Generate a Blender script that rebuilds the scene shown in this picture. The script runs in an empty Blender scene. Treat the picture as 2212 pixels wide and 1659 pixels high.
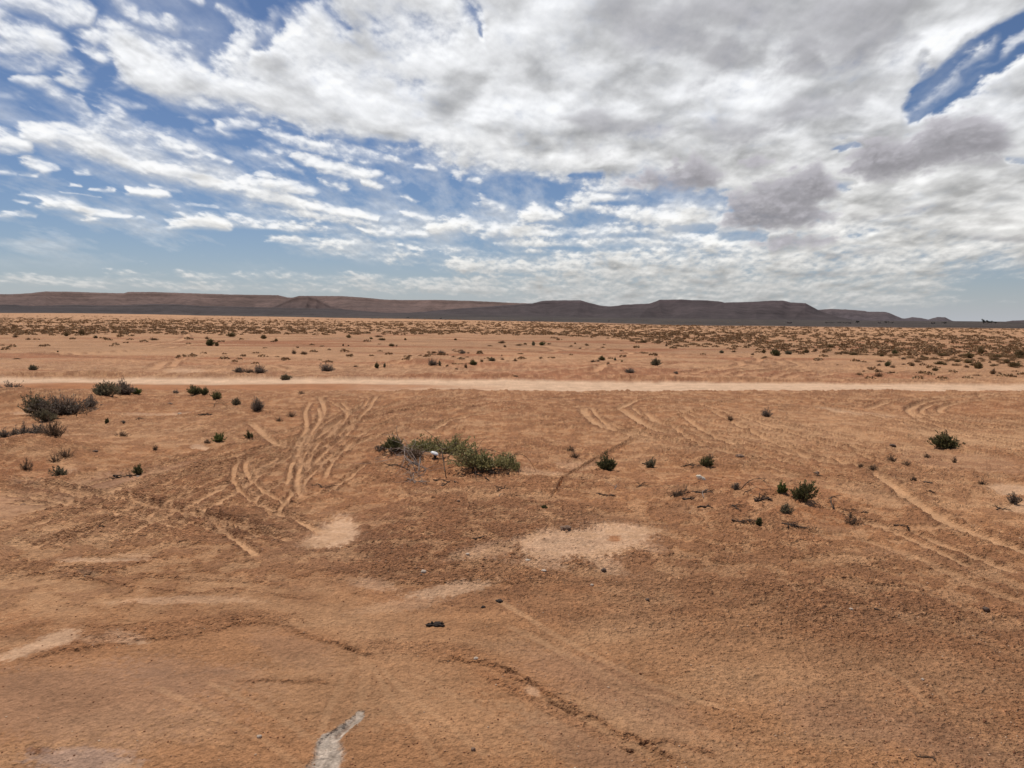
import bpy, math, random
import numpy as np
from mathutils import Vector, Matrix

scene = bpy.context.scene
COL = scene.collection
rng = np.random.default_rng(7)
random.seed(7)

# ------------------------------------------------------------------ camera
CAM_H = 3.0
F = 1610.0                       # focal length in tracing units (picture 2212 wide)
CX, CY = 1106.0, 829.5
PITCH = math.radians(5.16)
ROLL = math.radians(0.55)
cam_d = bpy.data.cameras.new("camera")
cam_d.sensor_width = 36.0
cam_d.lens = F / 2212.0 * 36.0
cam_d.clip_start = 0.1
cam_d.clip_end = 80000.0
cam = bpy.data.objects.new("camera", cam_d)
COL.objects.link(cam)
RM = Matrix.Rotation(math.pi / 2 - PITCH, 3, 'X') @ Matrix.Rotation(ROLL, 3, 'Z')
cam.matrix_world = Matrix.Translation((0, 0, CAM_H)) @ RM.to_4x4()
scene.camera = cam
R = np.array(RM)


def ray(u, v):
    d = R @ np.array([(u - CX) / F, (CY - v) / F, -1.0])
    return d / np.linalg.norm(d)


# ------------------------------------------------------------------ noise
_gt = np.random.default_rng(11).random((256, 256)).astype(np.float32) * (2 * np.pi)
_GX, _GY = np.cos(_gt), np.sin(_gt)


def pn(x, y, s=0):
    """gradient noise, about -0.7..0.7"""
    x = np.asarray(x, np.float64) + s * 17.31
    y = np.asarray(y, np.float64) + s * 9.77
    xi = np.floor(x); yi = np.floor(y)
    fx = (x - xi).astype(np.float32); fy = (y - yi).astype(np.float32)
    xi = xi.astype(np.int64) & 255; yi = yi.astype(np.int64) & 255
    x1 = (xi + 1) & 255; y1 = (yi + 1) & 255
    ux = fx * fx * fx * (fx * (fx * 6 - 15) + 10)
    uy = fy * fy * fy * (fy * (fy * 6 - 15) + 10)
    a = _GX[xi, yi] * fx + _GY[xi, yi] * fy
    b = _GX[x1, yi] * (fx - 1) + _GY[x1, yi] * fy
    c = _GX[xi, y1] * fx + _GY[xi, y1] * (fy - 1)
    d = _GX[x1, y1] * (fx - 1) + _GY[x1, y1] * (fy - 1)
    a = a + ux * (b - a)
    c = c + ux * (d - c)
    return a + uy * (c - a)


def fbm(x, y, n, s=0, gain=0.5, lac=2.03):
    t = 0.0; a = 1.0; f = 1.0
    for i in range(n):
        t = t + a * pn(x * f, y * f, s + i * 3)
        a *= gain; f *= lac
    return t


def sstep(a, b, x):
    t = np.clip((x - a) / (b - a), 0, 1)
    return t * t * (3 - 2 * t)


def srgb(r, g, b):
    def l(c):
        c = c / 255.0
        return c / 12.92 if c <= 0.04045 else ((c + 0.055) / 1.055) ** 2.4
    return np.array([l(r), l(g), l(b)])


# ------------------------------------------------------------------ object helpers
def tag(o, label=None, cat=None, group=None, kind=None):
    if label: o["label"] = label
    if cat: o["category"] = cat
    if group: o["group"] = group
    if kind: o["kind"] = kind
    return o


def empty(name, loc, rz=0.0, scale=(1, 1, 1)):
    o = bpy.data.objects.new(name, None)
    o.empty_display_size = 0.1
    o.location = loc
    o.rotation_euler = (0, 0, rz)
    o.scale = scale
    COL.objects.link(o)
    return o


def link(name, me, parent=None):
    o = bpy.data.objects.new(name, me)
    COL.objects.link(o)
    if parent is not None:
        o.parent = parent
    return o


def quad_mesh(name, V, Q, mat=None, smooth=False, col=None):
    V = np.asarray(V, np.float32); Q = np.asarray(Q, np.int32)
    me = bpy.data.meshes.new(name)
    me.vertices.add(len(V)); me.vertices.foreach_set("co", V.ravel())
    k = Q.shape[1]
    me.loops.add(Q.size); me.loops.foreach_set("vertex_index", Q.ravel())
    me.polygons.add(len(Q))
    me.polygons.foreach_set("loop_start", np.arange(0, Q.size, k, dtype=np.int32))
    if smooth:
        me.polygons.foreach_set("use_smooth", np.ones(len(Q), bool))
    if col is not None:
        at = me.color_attributes.new("Col", 'FLOAT_COLOR', 'POINT')
        c = np.ones((len(V), 4), np.float32); c[:, :3] = col
        at.data.foreach_set("color", c.ravel())
    me.update(calc_edges=True)
    if mat is not None:
        me.materials.append(mat)
    return me


# ------------------------------------------------------------------ macro terrain
HUM = []      # hummocks: x, y, rx, ry, height


def macro(x, y):
    x = np.asarray(x, np.float64); y = np.asarray(y, np.float64)
    r = np.sqrt(x * x + y * y)
    fade = sstep(45, 120, r)
    z = 0.10 * pn(x * 0.11, y * 0.11, 1) + 0.05 * pn(x * 0.33, y * 0.33, 2)
    z = z * (1 - 0.6 * fade) + fade * 0.35 * pn(x * 0.013, y * 0.02, 3) * (1 - sstep(400, 1200, r))
    for hx, hy, rx, ry, hh in HUM:
        q = ((x - hx) / rx) ** 2 + ((y - hy) / ry) ** 2
        z = z + hh * np.exp(-q * 1.3)
    return z


def gp(u, v):
    """point of the ground under a traced position"""
    d = ray(u, v)
    z = 0.0
    for _ in range(6):
        t = (z - CAM_H) / d[2]
        x, y = d[0] * t, d[1] * t
        z = float(macro(x, y))
    return np.array([x, y, z])


def px(u, v):
    """metres per tracing unit at that ground point"""
    p = gp(u, v)
    return math.sqrt(p[0] ** 2 + p[1] ** 2 + CAM_H ** 2) / F


for (u, v, rxp, rym, hh) in [(900, 1010, 110, 0.85, 0.22), (1040, 1010, 120, 0.8, 0.20), (845, 975, 45, 0.6, 0.15),
                             (100, 872, 110, 2.2, 0.45), (0, 868, 60, 2.0, 0.30), (245, 852, 60, 1.6, 0.22),
                             (60, 985, 110, 1.2, 0.35), (1660, 1090, 130, 1.0, 0.16), (1520, 1050, 90, 1.0, 0.10),
                             (1890, 1010, 50, 0.8, 0.10), (560, 800, 80, 2.5, 0.3), (1180, 1120, 500, 3.0, 0.10),
                             (930, 780, 100, 4, 0.3), (1330, 800, 120, 4, 0.25)]:
    g = ray(u, v); t = -CAM_H / g[2]
    HUM.append((g[0] * t, g[1] * t, rxp * t / F, rym, hh))
# ------------------------------------------------------------------ materials
def new_mat(name):
    m = bpy.data.materials.new(name); m.use_nodes = True
    nt = m.node_tree
    b = nt.nodes["Principled BSDF"]
    b.inputs["Roughness"].default_value = 0.95
    b.inputs["Specular IOR Level"].default_value = 0.15
    return m, nt, b


def N(nt, t, **kw):
    n = nt.nodes.new(t)
    for k, v in kw.items():
        setattr(n, k, v)
    return n


def math_n(nt, op, a, b=None, c=None, clamp=False):
    n = N(nt, "ShaderNodeMath", operation=op, use_clamp=clamp)
    for i, q in enumerate((a, b, c)):
        if q is None: continue
        if isinstance(q, (int, float)): n.inputs[i].default_value = q
        else: nt.links.new(q, n.inputs[i])
    return n.outputs[0]


def mixc(nt, f, a, b, mode='MIX'):
    n = N(nt, "ShaderNodeMix", data_type='RGBA', blend_type=mode)
    for i, q in ((0, f), (6, a), (7, b)):
        if isinstance(q, (int, float)): n.inputs[i].default_value = q
        elif isinstance(q, (tuple, list, np.ndarray)): n.inputs[i].default_value = (*[float(t) for t in q[:3]], 1)
        else: nt.links.new(q, n.inputs[i])
    return n.outputs[2]


def noise(nt, vec, scale, detail=3.0, rough=0.55, lac=2.0):
    n = N(nt, "ShaderNodeTexNoise")
    n.inputs["Scale"].default_value = scale
    n.inputs["Detail"].default_value = detail
    n.inputs["Roughness"].default_value = rough
    n.inputs["Lacunarity"].default_value = lac
    if vec is not None: nt.links.new(vec, n.inputs["Vector"])
    return n.outputs[0]


def ramp(nt, f, stops):
    n = N(nt, "ShaderNodeValToRGB")
    e = n.color_ramp.elements
    while len(e) < len(stops): e.new(0.5)
    for i, (p, c) in enumerate(stops):
        e[i].position = p
        c = (c, c, c) if isinstance(c, (int, float)) else c
        e[i].color = (*[float(t) for t in c], 1)
    nt.links.new(f, n.inputs[0])
    return n.outputs[0]


def ground_material():
    m, nt, b = new_mat("desert_soil")
    at = N(nt, "ShaderNodeAttribute", attribute_name="Col")
    ar = N(nt, "ShaderNodeAttribute", attribute_name="rough")
    tc = N(nt, "ShaderNodeTexCoord").outputs["Object"]
    rough = ar.outputs["Fac"]
    n1 = noise(nt, tc, 1.3, 5, 0.6)
    n2 = noise(nt, tc, 11.0, 4, 0.65)
    n3 = noise(nt, tc, 75.0, 3, 0.7)
    vo = N(nt, "ShaderNodeTexVoronoi", feature='F1'); vo.inputs["Scale"].default_value = 24.0
    vo.inputs["Randomness"].default_value = 1.0
    nt.links.new(tc, vo.inputs["Vector"])
    vo2 = N(nt, "ShaderNodeTexVoronoi", feature='F1'); vo2.inputs["Scale"].default_value = 55.0
    nt.links.new(tc, vo2.inputs["Vector"])
    # grain of the soil: crumbs of lighter and darker tone, stronger where the crust is broken
    g = math_n(nt, 'MULTIPLY_ADD', n1, 0.5, 0.75)
    f2 = math_n(nt, 'MULTIPLY_ADD', n2, 1.3, 0.35)
    f3 = math_n(nt, 'MULTIPLY_ADD', n3, 1.9, 0.05)
    k = math_n(nt, 'MULTIPLY_ADD', rough, 0.75, 0.32)
    f2 = math_n(nt, 'MULTIPLY_ADD', math_n(nt, 'SUBTRACT', f2, 1.0), k, 1.0)
    f3 = math_n(nt, 'MULTIPLY_ADD', math_n(nt, 'SUBTRACT', f3, 1.0), k, 1.0)
    tot = math_n(nt, 'MULTIPLY', math_n(nt, 'MULTIPLY', g, f2), f3)
    # single pale and dark crumbs
    sep = N(nt, "ShaderNodeSeparateColor"); nt.links.new(vo2.outputs["Color"], sep.inputs[0])
    dark = math_n(nt, 'MULTIPLY', math_n(nt, 'LESS_THAN', sep.outputs[0], 0.07), math_n(nt, 'LESS_THAN', vo2.outputs["Distance"], 0.42))
    pale = math_n(nt, 'MULTIPLY', math_n(nt, 'GREATER_THAN', sep.outputs[0], 0.95), math_n(nt, 'LESS_THAN', vo2.outputs["Distance"], 0.42))
    tot = math_n(nt, 'MULTIPLY', tot, math_n(nt, 'MULTIPLY_ADD', math_n(nt, 'MULTIPLY', dark, rough), -0.45, 1.0))
    tot = math_n(nt, 'MULTIPLY', tot, math_n(nt, 'MULTIPLY_ADD', math_n(nt, 'MULTIPLY', pale, rough), 0.45, 1.0))
    hv = N(nt, "ShaderNodeHueSaturation")
    nt.links.new(at.outputs["Color"], hv.inputs["Color"]); nt.links.new(tot, hv.inputs["Value"])
    nt.links.new(hv.outputs[0], b.inputs["Base Color"])
    # clods
    h = math_n(nt, 'MULTIPLY_ADD', vo.outputs["Distance"], -0.9, 0.0)
    h = math_n(nt, 'MULTIPLY_ADD', vo2.outputs["Distance"], -0.45, h)
    h = math_n(nt, 'MULTIPLY_ADD', n2, 1.6, h)
    h = math_n(nt, 'MULTIPLY_ADD', n3, 0.35, h)
    bp = N(nt, "ShaderNodeBump")
    nt.links.new(math_n(nt, 'MULTIPLY', h, math_n(nt, 'MULTIPLY_ADD', rough, 0.9, 0.25)), bp.inputs["Height"])
    bp.inputs["Strength"].default_value = 0.9
    bp.inputs["Distance"].default_value = 0.04
    nt.links.new(bp.outputs[0], b.inputs["Normal"])
    return m


def leaf_material(name, c1, c2, c3, trans=0.25):
    m, nt, b = new_mat(name)
    gi = N(nt, "ShaderNodeNewGeometry")
    oi = N(nt, "ShaderNodeObjectInfo")
    c = ramp(nt, gi.outputs["Random Per Island"], [(0.0, c1), (0.5, c2), (1.0, c3)])
    v = math_n(nt, 'MULTIPLY_ADD', oi.outputs["Random"], 0.3, 0.85)
    hv = N(nt, "ShaderNodeHueSaturation"); nt.links.new(c, hv.inputs["Color"]); nt.links.new(v, hv.inputs["Value"])
    nt.links.new(hv.outputs[0], b.inputs["Base Color"])
    b.inputs["Roughness"].default_value = 0.75
    if trans > 0:
        tr = N(nt, "ShaderNodeBsdfTranslucent"); nt.links.new(hv.outputs[0], tr.inputs[0])
        mx = N(nt, "ShaderNodeMixShader"); mx.inputs[0].default_value = trans
        nt.links.new(b.outputs[0], mx.inputs[1]); nt.links.new(tr.outputs[0], mx.inputs[2])
        nt.links.new(mx.outputs[0], nt.nodes["Material Output"].inputs[0])
    return m


def plain_material(name, c, var=0.3, scale=40.0, rough=0.9, bump=0.004):
    m, nt, b = new_mat(name)
    tc = N(nt, "ShaderNodeTexCoord").outputs["Object"]
    n = noise(nt, tc, scale, 4, 0.6)
    c = np.array(c)
    nt.links.new(ramp(nt, n, [(0.3, c * (1 - var)), (0.7, c * (1 + var))]), b.inputs["Base Color"])
    b.inputs["Roughness"].default_value = rough
    bp = N(nt, "ShaderNodeBump"); bp.inputs["Distance"].default_value = bump
    nt.links.new(n, bp.inputs["Height"]); nt.links.new(bp.outputs[0], b.inputs["Normal"])
    return m


def hill_material(name, c_low, c_high, zmax, band=0.35):
    """bedded desert rock: near-level strata, lower slopes painted darker as in cloud shade, pale gully floors"""
    m, nt, b = new_mat(name)
    tc = N(nt, "ShaderNodeTexCoord").outputs["Object"]
    sp = N(nt, "ShaderNodeSeparateXYZ"); nt.links.new(tc, sp.inputs[0])
    warp = noise(nt, tc, 0.0016, 3, 0.5)
    hz = math_n(nt, 'MULTIPLY_ADD', warp, 14.0, sp.outputs[2])
    cb = N(nt, "ShaderNodeCombineXYZ")
    nt.links.new(math_n(nt, 'MULTIPLY', hz, 0.075), cb.inputs[2])
    nt.links.new(math_n(nt, 'MULTIPLY', sp.outputs[0], 0.0012), cb.inputs[0])
    st = noise(nt, cb.outputs[0], 1.0, 4, 0.65)
    fine = noise(nt, tc, 0.02, 5, 0.65)
    big = noise(nt, tc, 0.0022, 3, 0.6)
    f = math_n(nt, 'DIVIDE', sp.outputs[2], float(zmax), clamp=True)
    base = mixc(nt, ramp(nt, f, [(0.0, 0.0), (0.75, 1.0)]), c_low, c_high)  # cloud shade at the hill bases is mixed into the colour by height
    v = math_n(nt, 'MULTIPLY_ADD', st, band * 2, 1 - band)
    v = math_n(nt, 'MULTIPLY', v, math_n(nt, 'MULTIPLY_ADD', fine, 1.5, 0.25))
    v = math_n(nt, 'MULTIPLY', v, math_n(nt, 'MULTIPLY_ADD', big, 1.2, 0.4))
    hv = N(nt, "ShaderNodeHueSaturation"); nt.links.new(base, hv.inputs["Color"]); nt.links.new(v, hv.inputs["Value"])
    nt.links.new(hv.outputs[0], b.inputs["Base Color"])
    bp = N(nt, "ShaderNodeBump"); bp.inputs["Distance"].default_value = 9.0; bp.inputs["Strength"].default_value = 0.6
    nt.links.new(math_n(nt, 'MULTIPLY_ADD', st, 0.6, fine), bp.inputs["Height"]); nt.links.new(bp.outputs[0], b.inputs["Normal"])
    return m


# ------------------------------------------------------------------ the ground sheet
H_V = 684.0
dep0 = PITCH
ys = [-60.0, -30.0, -15.0, -7.0, -3.0, 0.0, 1.2, 2.2, 3.0]
v = 768.0 + 75.0
fr = F / 2212.0 * 1024.0
while True:
    a = dep0 + math.atan((v - 384.0) / fr)
    if a <= 0: break
    y = CAM_H / math.tan(a)
    if y > 700: break
    if y > ys[-1] + 0.004: ys.append(y)
    v -= 0.72 if y < 60 else 0.45
while ys[-1] < 42000: ys.append(ys[-1] * 1.12)
Y = np.array(ys)
tin = np.linspace(-0.98, 0.98, 2010)
tout = 0.98 * 1.09 ** np.arange(1, 50)
T = np.concatenate([-tout[::-1], tin, tout])
S = np.sqrt(Y * Y + 9.0)
nr, nc = len(Y), len(T)
GX = (S[:, None] * T[None, :])
GY = np.repeat(Y[:, None], nc, 1)
GR = np.sqrt(GX * GX + GY * GY)


def window(x0, x1, y0, y1):
    i0 = max(0, np.searchsorted(Y, y0) - 1); i1 = min(nr, np.searchsorted(Y, y1) + 1)
    if i1 <= i0: return None
    s0, s1 = S[i0:i1].min(), S[i0:i1].max()
    t0 = min(x0 / s0, x0 / s1); t1 = max(x1 / s0, x1 / s1)
    j0 = max(0, np.searchsorted(T, t0) - 1); j1 = min(nc, np.searchsorted(T, t1) + 1)
    if j1 <= j0: return None
    return slice(i0, i1), slice(j0, j1)


def smooth_line(pts, step=0.35):
    P = np.array([gp(*p[:2])[:2] for p in pts])
    W = np.array([p[2] if len(p) > 2 else 1.0 for p in pts], float)
    P4 = np.vstack([2 * P[0] - P[1], P, 2 * P[-1] - P[-2]])
    out, ow = [], []
    for i in range(len(P) - 1):
        a, b, c, d = P4[i:i + 4]
        n = int(np.clip(np.linalg.norm(c - b) / step, 3, 40))
        for k in range(n):
            t = k / n
            out.append(0.5 * ((2 * b) + (c - a) * t + (2 * a - 5 * b + 4 * c - d) * t * t + (3 * b - a - 3 * c + d) * t ** 3))
            ow.append(W[i] + (W[i + 1] - W[i]) * t)
    out.append(P[-1]); ow.append(W[-1])
    return np.array(out), np.array(ow)


def line_dist(P, W, reach):
    """distance, side and local width for the ground vertices near a polyline"""
    x0, y0 = P.min(0) - reach; x1, y1 = P.max(0) + reach
    w = window(x0, x1, y0, y1)
    if w is None: return None
    X, Yg = GX[w], GY[w]
    D = np.full(X.shape, 1e9); SD = np.zeros(X.shape); WW = np.ones(X.shape); AL = np.zeros(X.shape)
    L = 0.0
    for k in range(len(P) - 1):
        a, b = P[k], P[k + 1]
        e = b - a; l2 = float(e @ e)
        if l2 < 1e-9: continue
        xa, xb = min(a[0], b[0]) - reach, max(a[0], b[0]) + reach
        ya, yb = min(a[1], b[1]) - reach, max(a[1], b[1]) + reach
        ww = window(xa, xb, ya, yb)
        if ww is None: continue
        i = slice(max(0, ww[0].start - w[0].start), max(0, ww[0].stop - w[0].start))
        j = slice(max(0, ww[1].start - w[1].start), max(0, ww[1].stop - w[1].start))
        dx = X[i, j] - a[0]; dy = Yg[i, j] - a[1]
        t = np.clip((dx * e[0] + dy * e[1]) / l2, 0, 1)
        rx = dx - t * e[0]; ry = dy - t * e[1]
        d = np.sqrt(rx * rx + ry * ry)
        s = np.sign(e[0] * dy - e[1] * dx)
        m = d < D[i, j]
        D[i, j] = np.where(m, d, D[i, j]); SD[i, j] = np.where(m, s, SD[i, j])
        WW[i, j] = np.where(m, W[k] + (W[k + 1] - W[k]) * t, WW[i, j])
        AL[i, j] = np.where(m, L + t * math.sqrt(l2), AL[i, j])
        L += math.sqrt(l2)
    return w, D, SD, WW, AL, L


# detail noise: grain is drawn out in depth where the sheet's rows lie far apart, so it never aliases
DY = np.gradient(Y)
DX = S[:, None] * np.gradient(T)[None, :]


def depth_phase(f):
    return np.cumsum(np.minimum(f, .42 / DY) * DY)[:, None] + np.zeros((1, nc))


def det(f, s, fx=None):
    fx = fx or f
    return pn(GX * fx, depth_phase(f) - 40 * f * 0, s) * (1 - sstep(.30, .55, fx * DX))


def fdet(f, n, s, gain=.5):
    t, a = 0.0, 1.0
    for i in range(n):
        t = t + a * det(f * 2.03 ** i, s + 3 * i); a *= gain
    return t


# base fields
nA = fbm(GX * 0.35, GY * 0.35, 4, 5)
nB = fdet(1.7, 4, 9)
nC = fdet(6.0, 3, 12)
nD = fdet(17.0, 3, 15, .6)
near = 1 - sstep(40, 75, GR)
wX = GX + 0.35 * pn(GX * 0.9, GY * 0.9, 21) + 0.12 * pn(GX * 3.1, GY * 3.1, 22)   # ragged outlines
wY = GY + 0.35 * pn(GX * 0.9, GY * 0.9, 23) + 0.12 * pn(GX * 3.1, GY * 3.1, 24)


def ell(u, v, ru, rv, rot=0.0, soft=0.36, rag=1.0):
    """soft ragged patch on the ground traced as an ellipse"""
    c = gp(u, v)[:2]; cr, sr = math.cos(math.radians(rot)), math.sin(math.radians(rot))
    a = (gp(u + ru * cr, v + ru * sr)[:2] - gp(u - ru * cr, v - ru * sr)[:2]) / 2
    b = (gp(u - rv * sr, v + rv * cr)[:2] - gp(u + rv * sr, v - rv * cr)[:2]) / 2
    r = max(np.linalg.norm(a), np.linalg.norm(b)) * 1.9 + 0.5
    w = window(c[0] - r, c[0] + r, c[1] - r, c[1] + r)
    if w is None: return None, None
    M = np.linalg.inv(np.array([a, b]).T)
    k = rag * min(1.0, 2.2 * min(np.linalg.norm(a), np.linalg.norm(b)))
    x = GX[w] + (wX[w] - GX[w]) * k - c[0]; y = GY[w] + (wY[w] - GY[w]) * k - c[1]
    q = np.sqrt((M[0, 0] * x + M[0, 1] * y) ** 2 + (M[1, 0] * x + M[1, 1] * y) ** 2)
    q = q + 0.22 * nB[w] + 0.16 * nC[w] + 0.50 * nD[w]
    return w, 1 - sstep(1 - soft, 1 + soft, q)


C_FORE = srgb(159, 115, 82) / 1.22
C_MID = srgb(164, 116, 81) / 1.22
C_RED = srgb(157, 106, 72) / 1.22
C_PALE = srgb(199, 161, 132) / 1.22
C_ROAD = srgb(207, 173, 146) / 1.22
C_SAND = srgb(186, 142, 108) / 1.22
C_FAR = srgb(174, 132, 101) / 1.22
C_MAUVE = srgb(155, 118, 94) / 1.22
C_DUST = srgb(184, 143, 109) / 1.22
C_DARK = srgb(132, 91, 66) / 1.22
C_SALT = srgb(180, 165, 153) / 1.22
C_PLAIN_SHADE = srgb(70, 61, 57) / 1.22

col = np.empty((nr, nc, 3))
t1 = sstep(7.5, 11.0, GY + 1.5 * nA)[..., None]
col[:] = C_FORE * (1 - t1) + C_MID * t1
t2 = sstep(24, 42, GY + 5 * nA)[..., None]
col[:] = col * (1 - t2) + C_FAR * t2
rgh = 0.45 + 0.55 * sstep(-0.25, 0.35, nA + 0.4 * nB) * sstep(6.0, 9.0, GY + 1.2 * nA)
rgh = np.where(GY < 8, np.minimum(rgh, 0.27 + 0.5 * sstep(-0.5, 3.0, GX + 2.2 * nA)), rgh)
hgt = np.zeros((nr, nc))
pressed = np.zeros((nr, nc)); darkm = np.zeros((nr, nc)); patched = np.zeros((nr, nc))     # where water has smoothed the crust
redm = sstep(0.05, 0.5, fbm(GX * 0.22, GY * 0.22, 3, 31))[..., None] * 0.30
col[:] = col * (1 - redm) + C_RED * redm
dm = sstep(0.0, 0.45, fbm(GX * 0.5, GY * 0.8, 4, 35))[..., None] * 0.5
col[:] = col * (1 - dm) + (C_DUST * 0.95) * dm


def blend(w, m, c, k=1.0):
    f = (m * k)[..., None]
    col[w] = col[w] * (1 - f) + c * f


# the dirt road
top = [(-120, 811), (0, 811.5), (260, 814), (740, 816.5), (1170, 818.5), (1475, 822), (1800, 824.5), (2212, 826.5), (2400, 828)]
bot = [(-120, 834), (0, 836), (180, 842), (740, 843.5), (1170, 843.5), (1475, 843.5), (1800, 843.5), (2212, 845.5), (2400, 847)]
pt = np.array([gp(*p)[:2] for p in top]); pb = np.array([gp(*p)[:2] for p in bot])
yt = np.interp(GX, pt[:, 0], pt[:, 1]); yb = np.interp(GX, pb[:, 0], pb[:, 1])
yt = np.where((GY > 15) & (GY < 90), yt, -1e3)
rag = 0.9 * nA + 0.5 * nB
road = sstep(-.16, .16, GY - yb + 0.35 * rag) * sstep(-.3, .3, yt - GY + 0.6 * rag)
ss = np.clip((GY - yb) / np.maximum(yt - yb, .5), 0, 1)
streak = 1.0 - .10 * np.exp(-((ss - .36) / .05) ** 2) - .08 * np.exp(-((ss - .62) / .05) ** 2) + 0.10 * pn(GX * 0.05, ss * 9, 41) + 0.06 * pn(GX * 0.2, ss * 22, 42)
f = road[..., None] * 0.95
col[:] = col * (1 - f) + C_ROAD * streak[..., None] * f
redr = road * sstep(.66, .46, ss + 0.25 * pn(GX * .12, ss * 3, 43)) * sstep(-27, -19, GX) * (1 - sstep(-9, 2, GX + 3 * nA)) * .95
redr += road * np.exp(-((ss - .12) / .12) ** 2) * sstep(-.1, .3, pn(GX * .12, GY * 0.3, 44)) * .35
f = np.clip(redr, 0, 1)[..., None]
col[:] = col * (1 - f) + C_RED * 1.05 * f
rgh = rgh * (1 - .9 * road); hgt = hgt * (1 - .7 * road) - 0.10 * road + road * 0.012 * pn(GX * .6, GY * 6, 45)

# beyond the road: pale sand flats, then cloud shadow painted dark on the plain below the hills
azu = CX + F * T                                             # tracing column of each grid column
edge = np.interp(azu, [-400, 0, 167, 267, 433, 737, 1070, 1237, 1475, 1808, 2212, 2600], [676.5, 676.5, 674.6, 677.5, 681.5, 686.5, 693, 696.5, 702.5, 706, 711, 716])
hor = H_V + (azu - CX) * math.tan(ROLL)
ye = CAM_H * F / np.maximum(edge - hor, 1.0)
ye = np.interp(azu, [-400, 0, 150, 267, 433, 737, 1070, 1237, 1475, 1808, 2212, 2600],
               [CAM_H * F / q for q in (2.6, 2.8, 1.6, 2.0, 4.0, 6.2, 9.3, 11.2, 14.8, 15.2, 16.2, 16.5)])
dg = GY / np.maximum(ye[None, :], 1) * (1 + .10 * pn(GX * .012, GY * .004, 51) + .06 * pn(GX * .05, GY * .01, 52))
sand = sstep(40, 75, GR + 12 * nA)
sp = sstep(-.25, .3, fbm(GX * .02, GY * .012, 4, 55))
c_s = C_FAR[None, None] * (1 - sp[..., None]) + C_SAND[None, None] * sp[..., None]
f = sand[..., None] * .85
col[:] = col * (1 - f) + c_s * f
rs = sstep(.0, .35, fbm(GX * .035, GY * .16, 4, 56)) * sstep(20, 36, GY) * (1 - sstep(90, 160, GY)) * (1 - road)
f = (rs * .85)[..., None]; col[:] = col * (1 - f) + srgb(160, 106, 76) / 1.22 * f
ps = sstep(.05, .35, fbm(GX * .05, GY * .22, 4, 59)) * sstep(26, 40, GY) * (1 - sstep(120, 200, GY)) * (1 - road)
f = (ps * .8)[..., None]; col[:] = col * (1 - f) + C_SAND * 1.04 * f
hgt += (1 - road) * sstep(24, 34, GY) * (1 - sstep(100, 200, GY)) * .07 * fbm(GX * .12, GY * .45, 4, 60)
pale_st = sstep(120, 200, GY) * sstep(.05, .25, sstep(-.2, .3, pn(GX * .004, GY * .010, 57)))
f = (pale_st * .6)[..., None]; col[:] = col * (1 - f) + C_SAND * 1.08 * f
shade_m = sstep(.93, 1.07, dg) * (GY > 60)
f = shade_m[..., None]
col[:] = col * (1 - f) + C_PLAIN_SHADE * (1 + .5 * pn(GX * .01, GY * .003, 58) + .5 * pn(GX * .02, GY * .012, 68) + .4 * pn(GX * .06, GY * .03, 69))[..., None] * f

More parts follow.
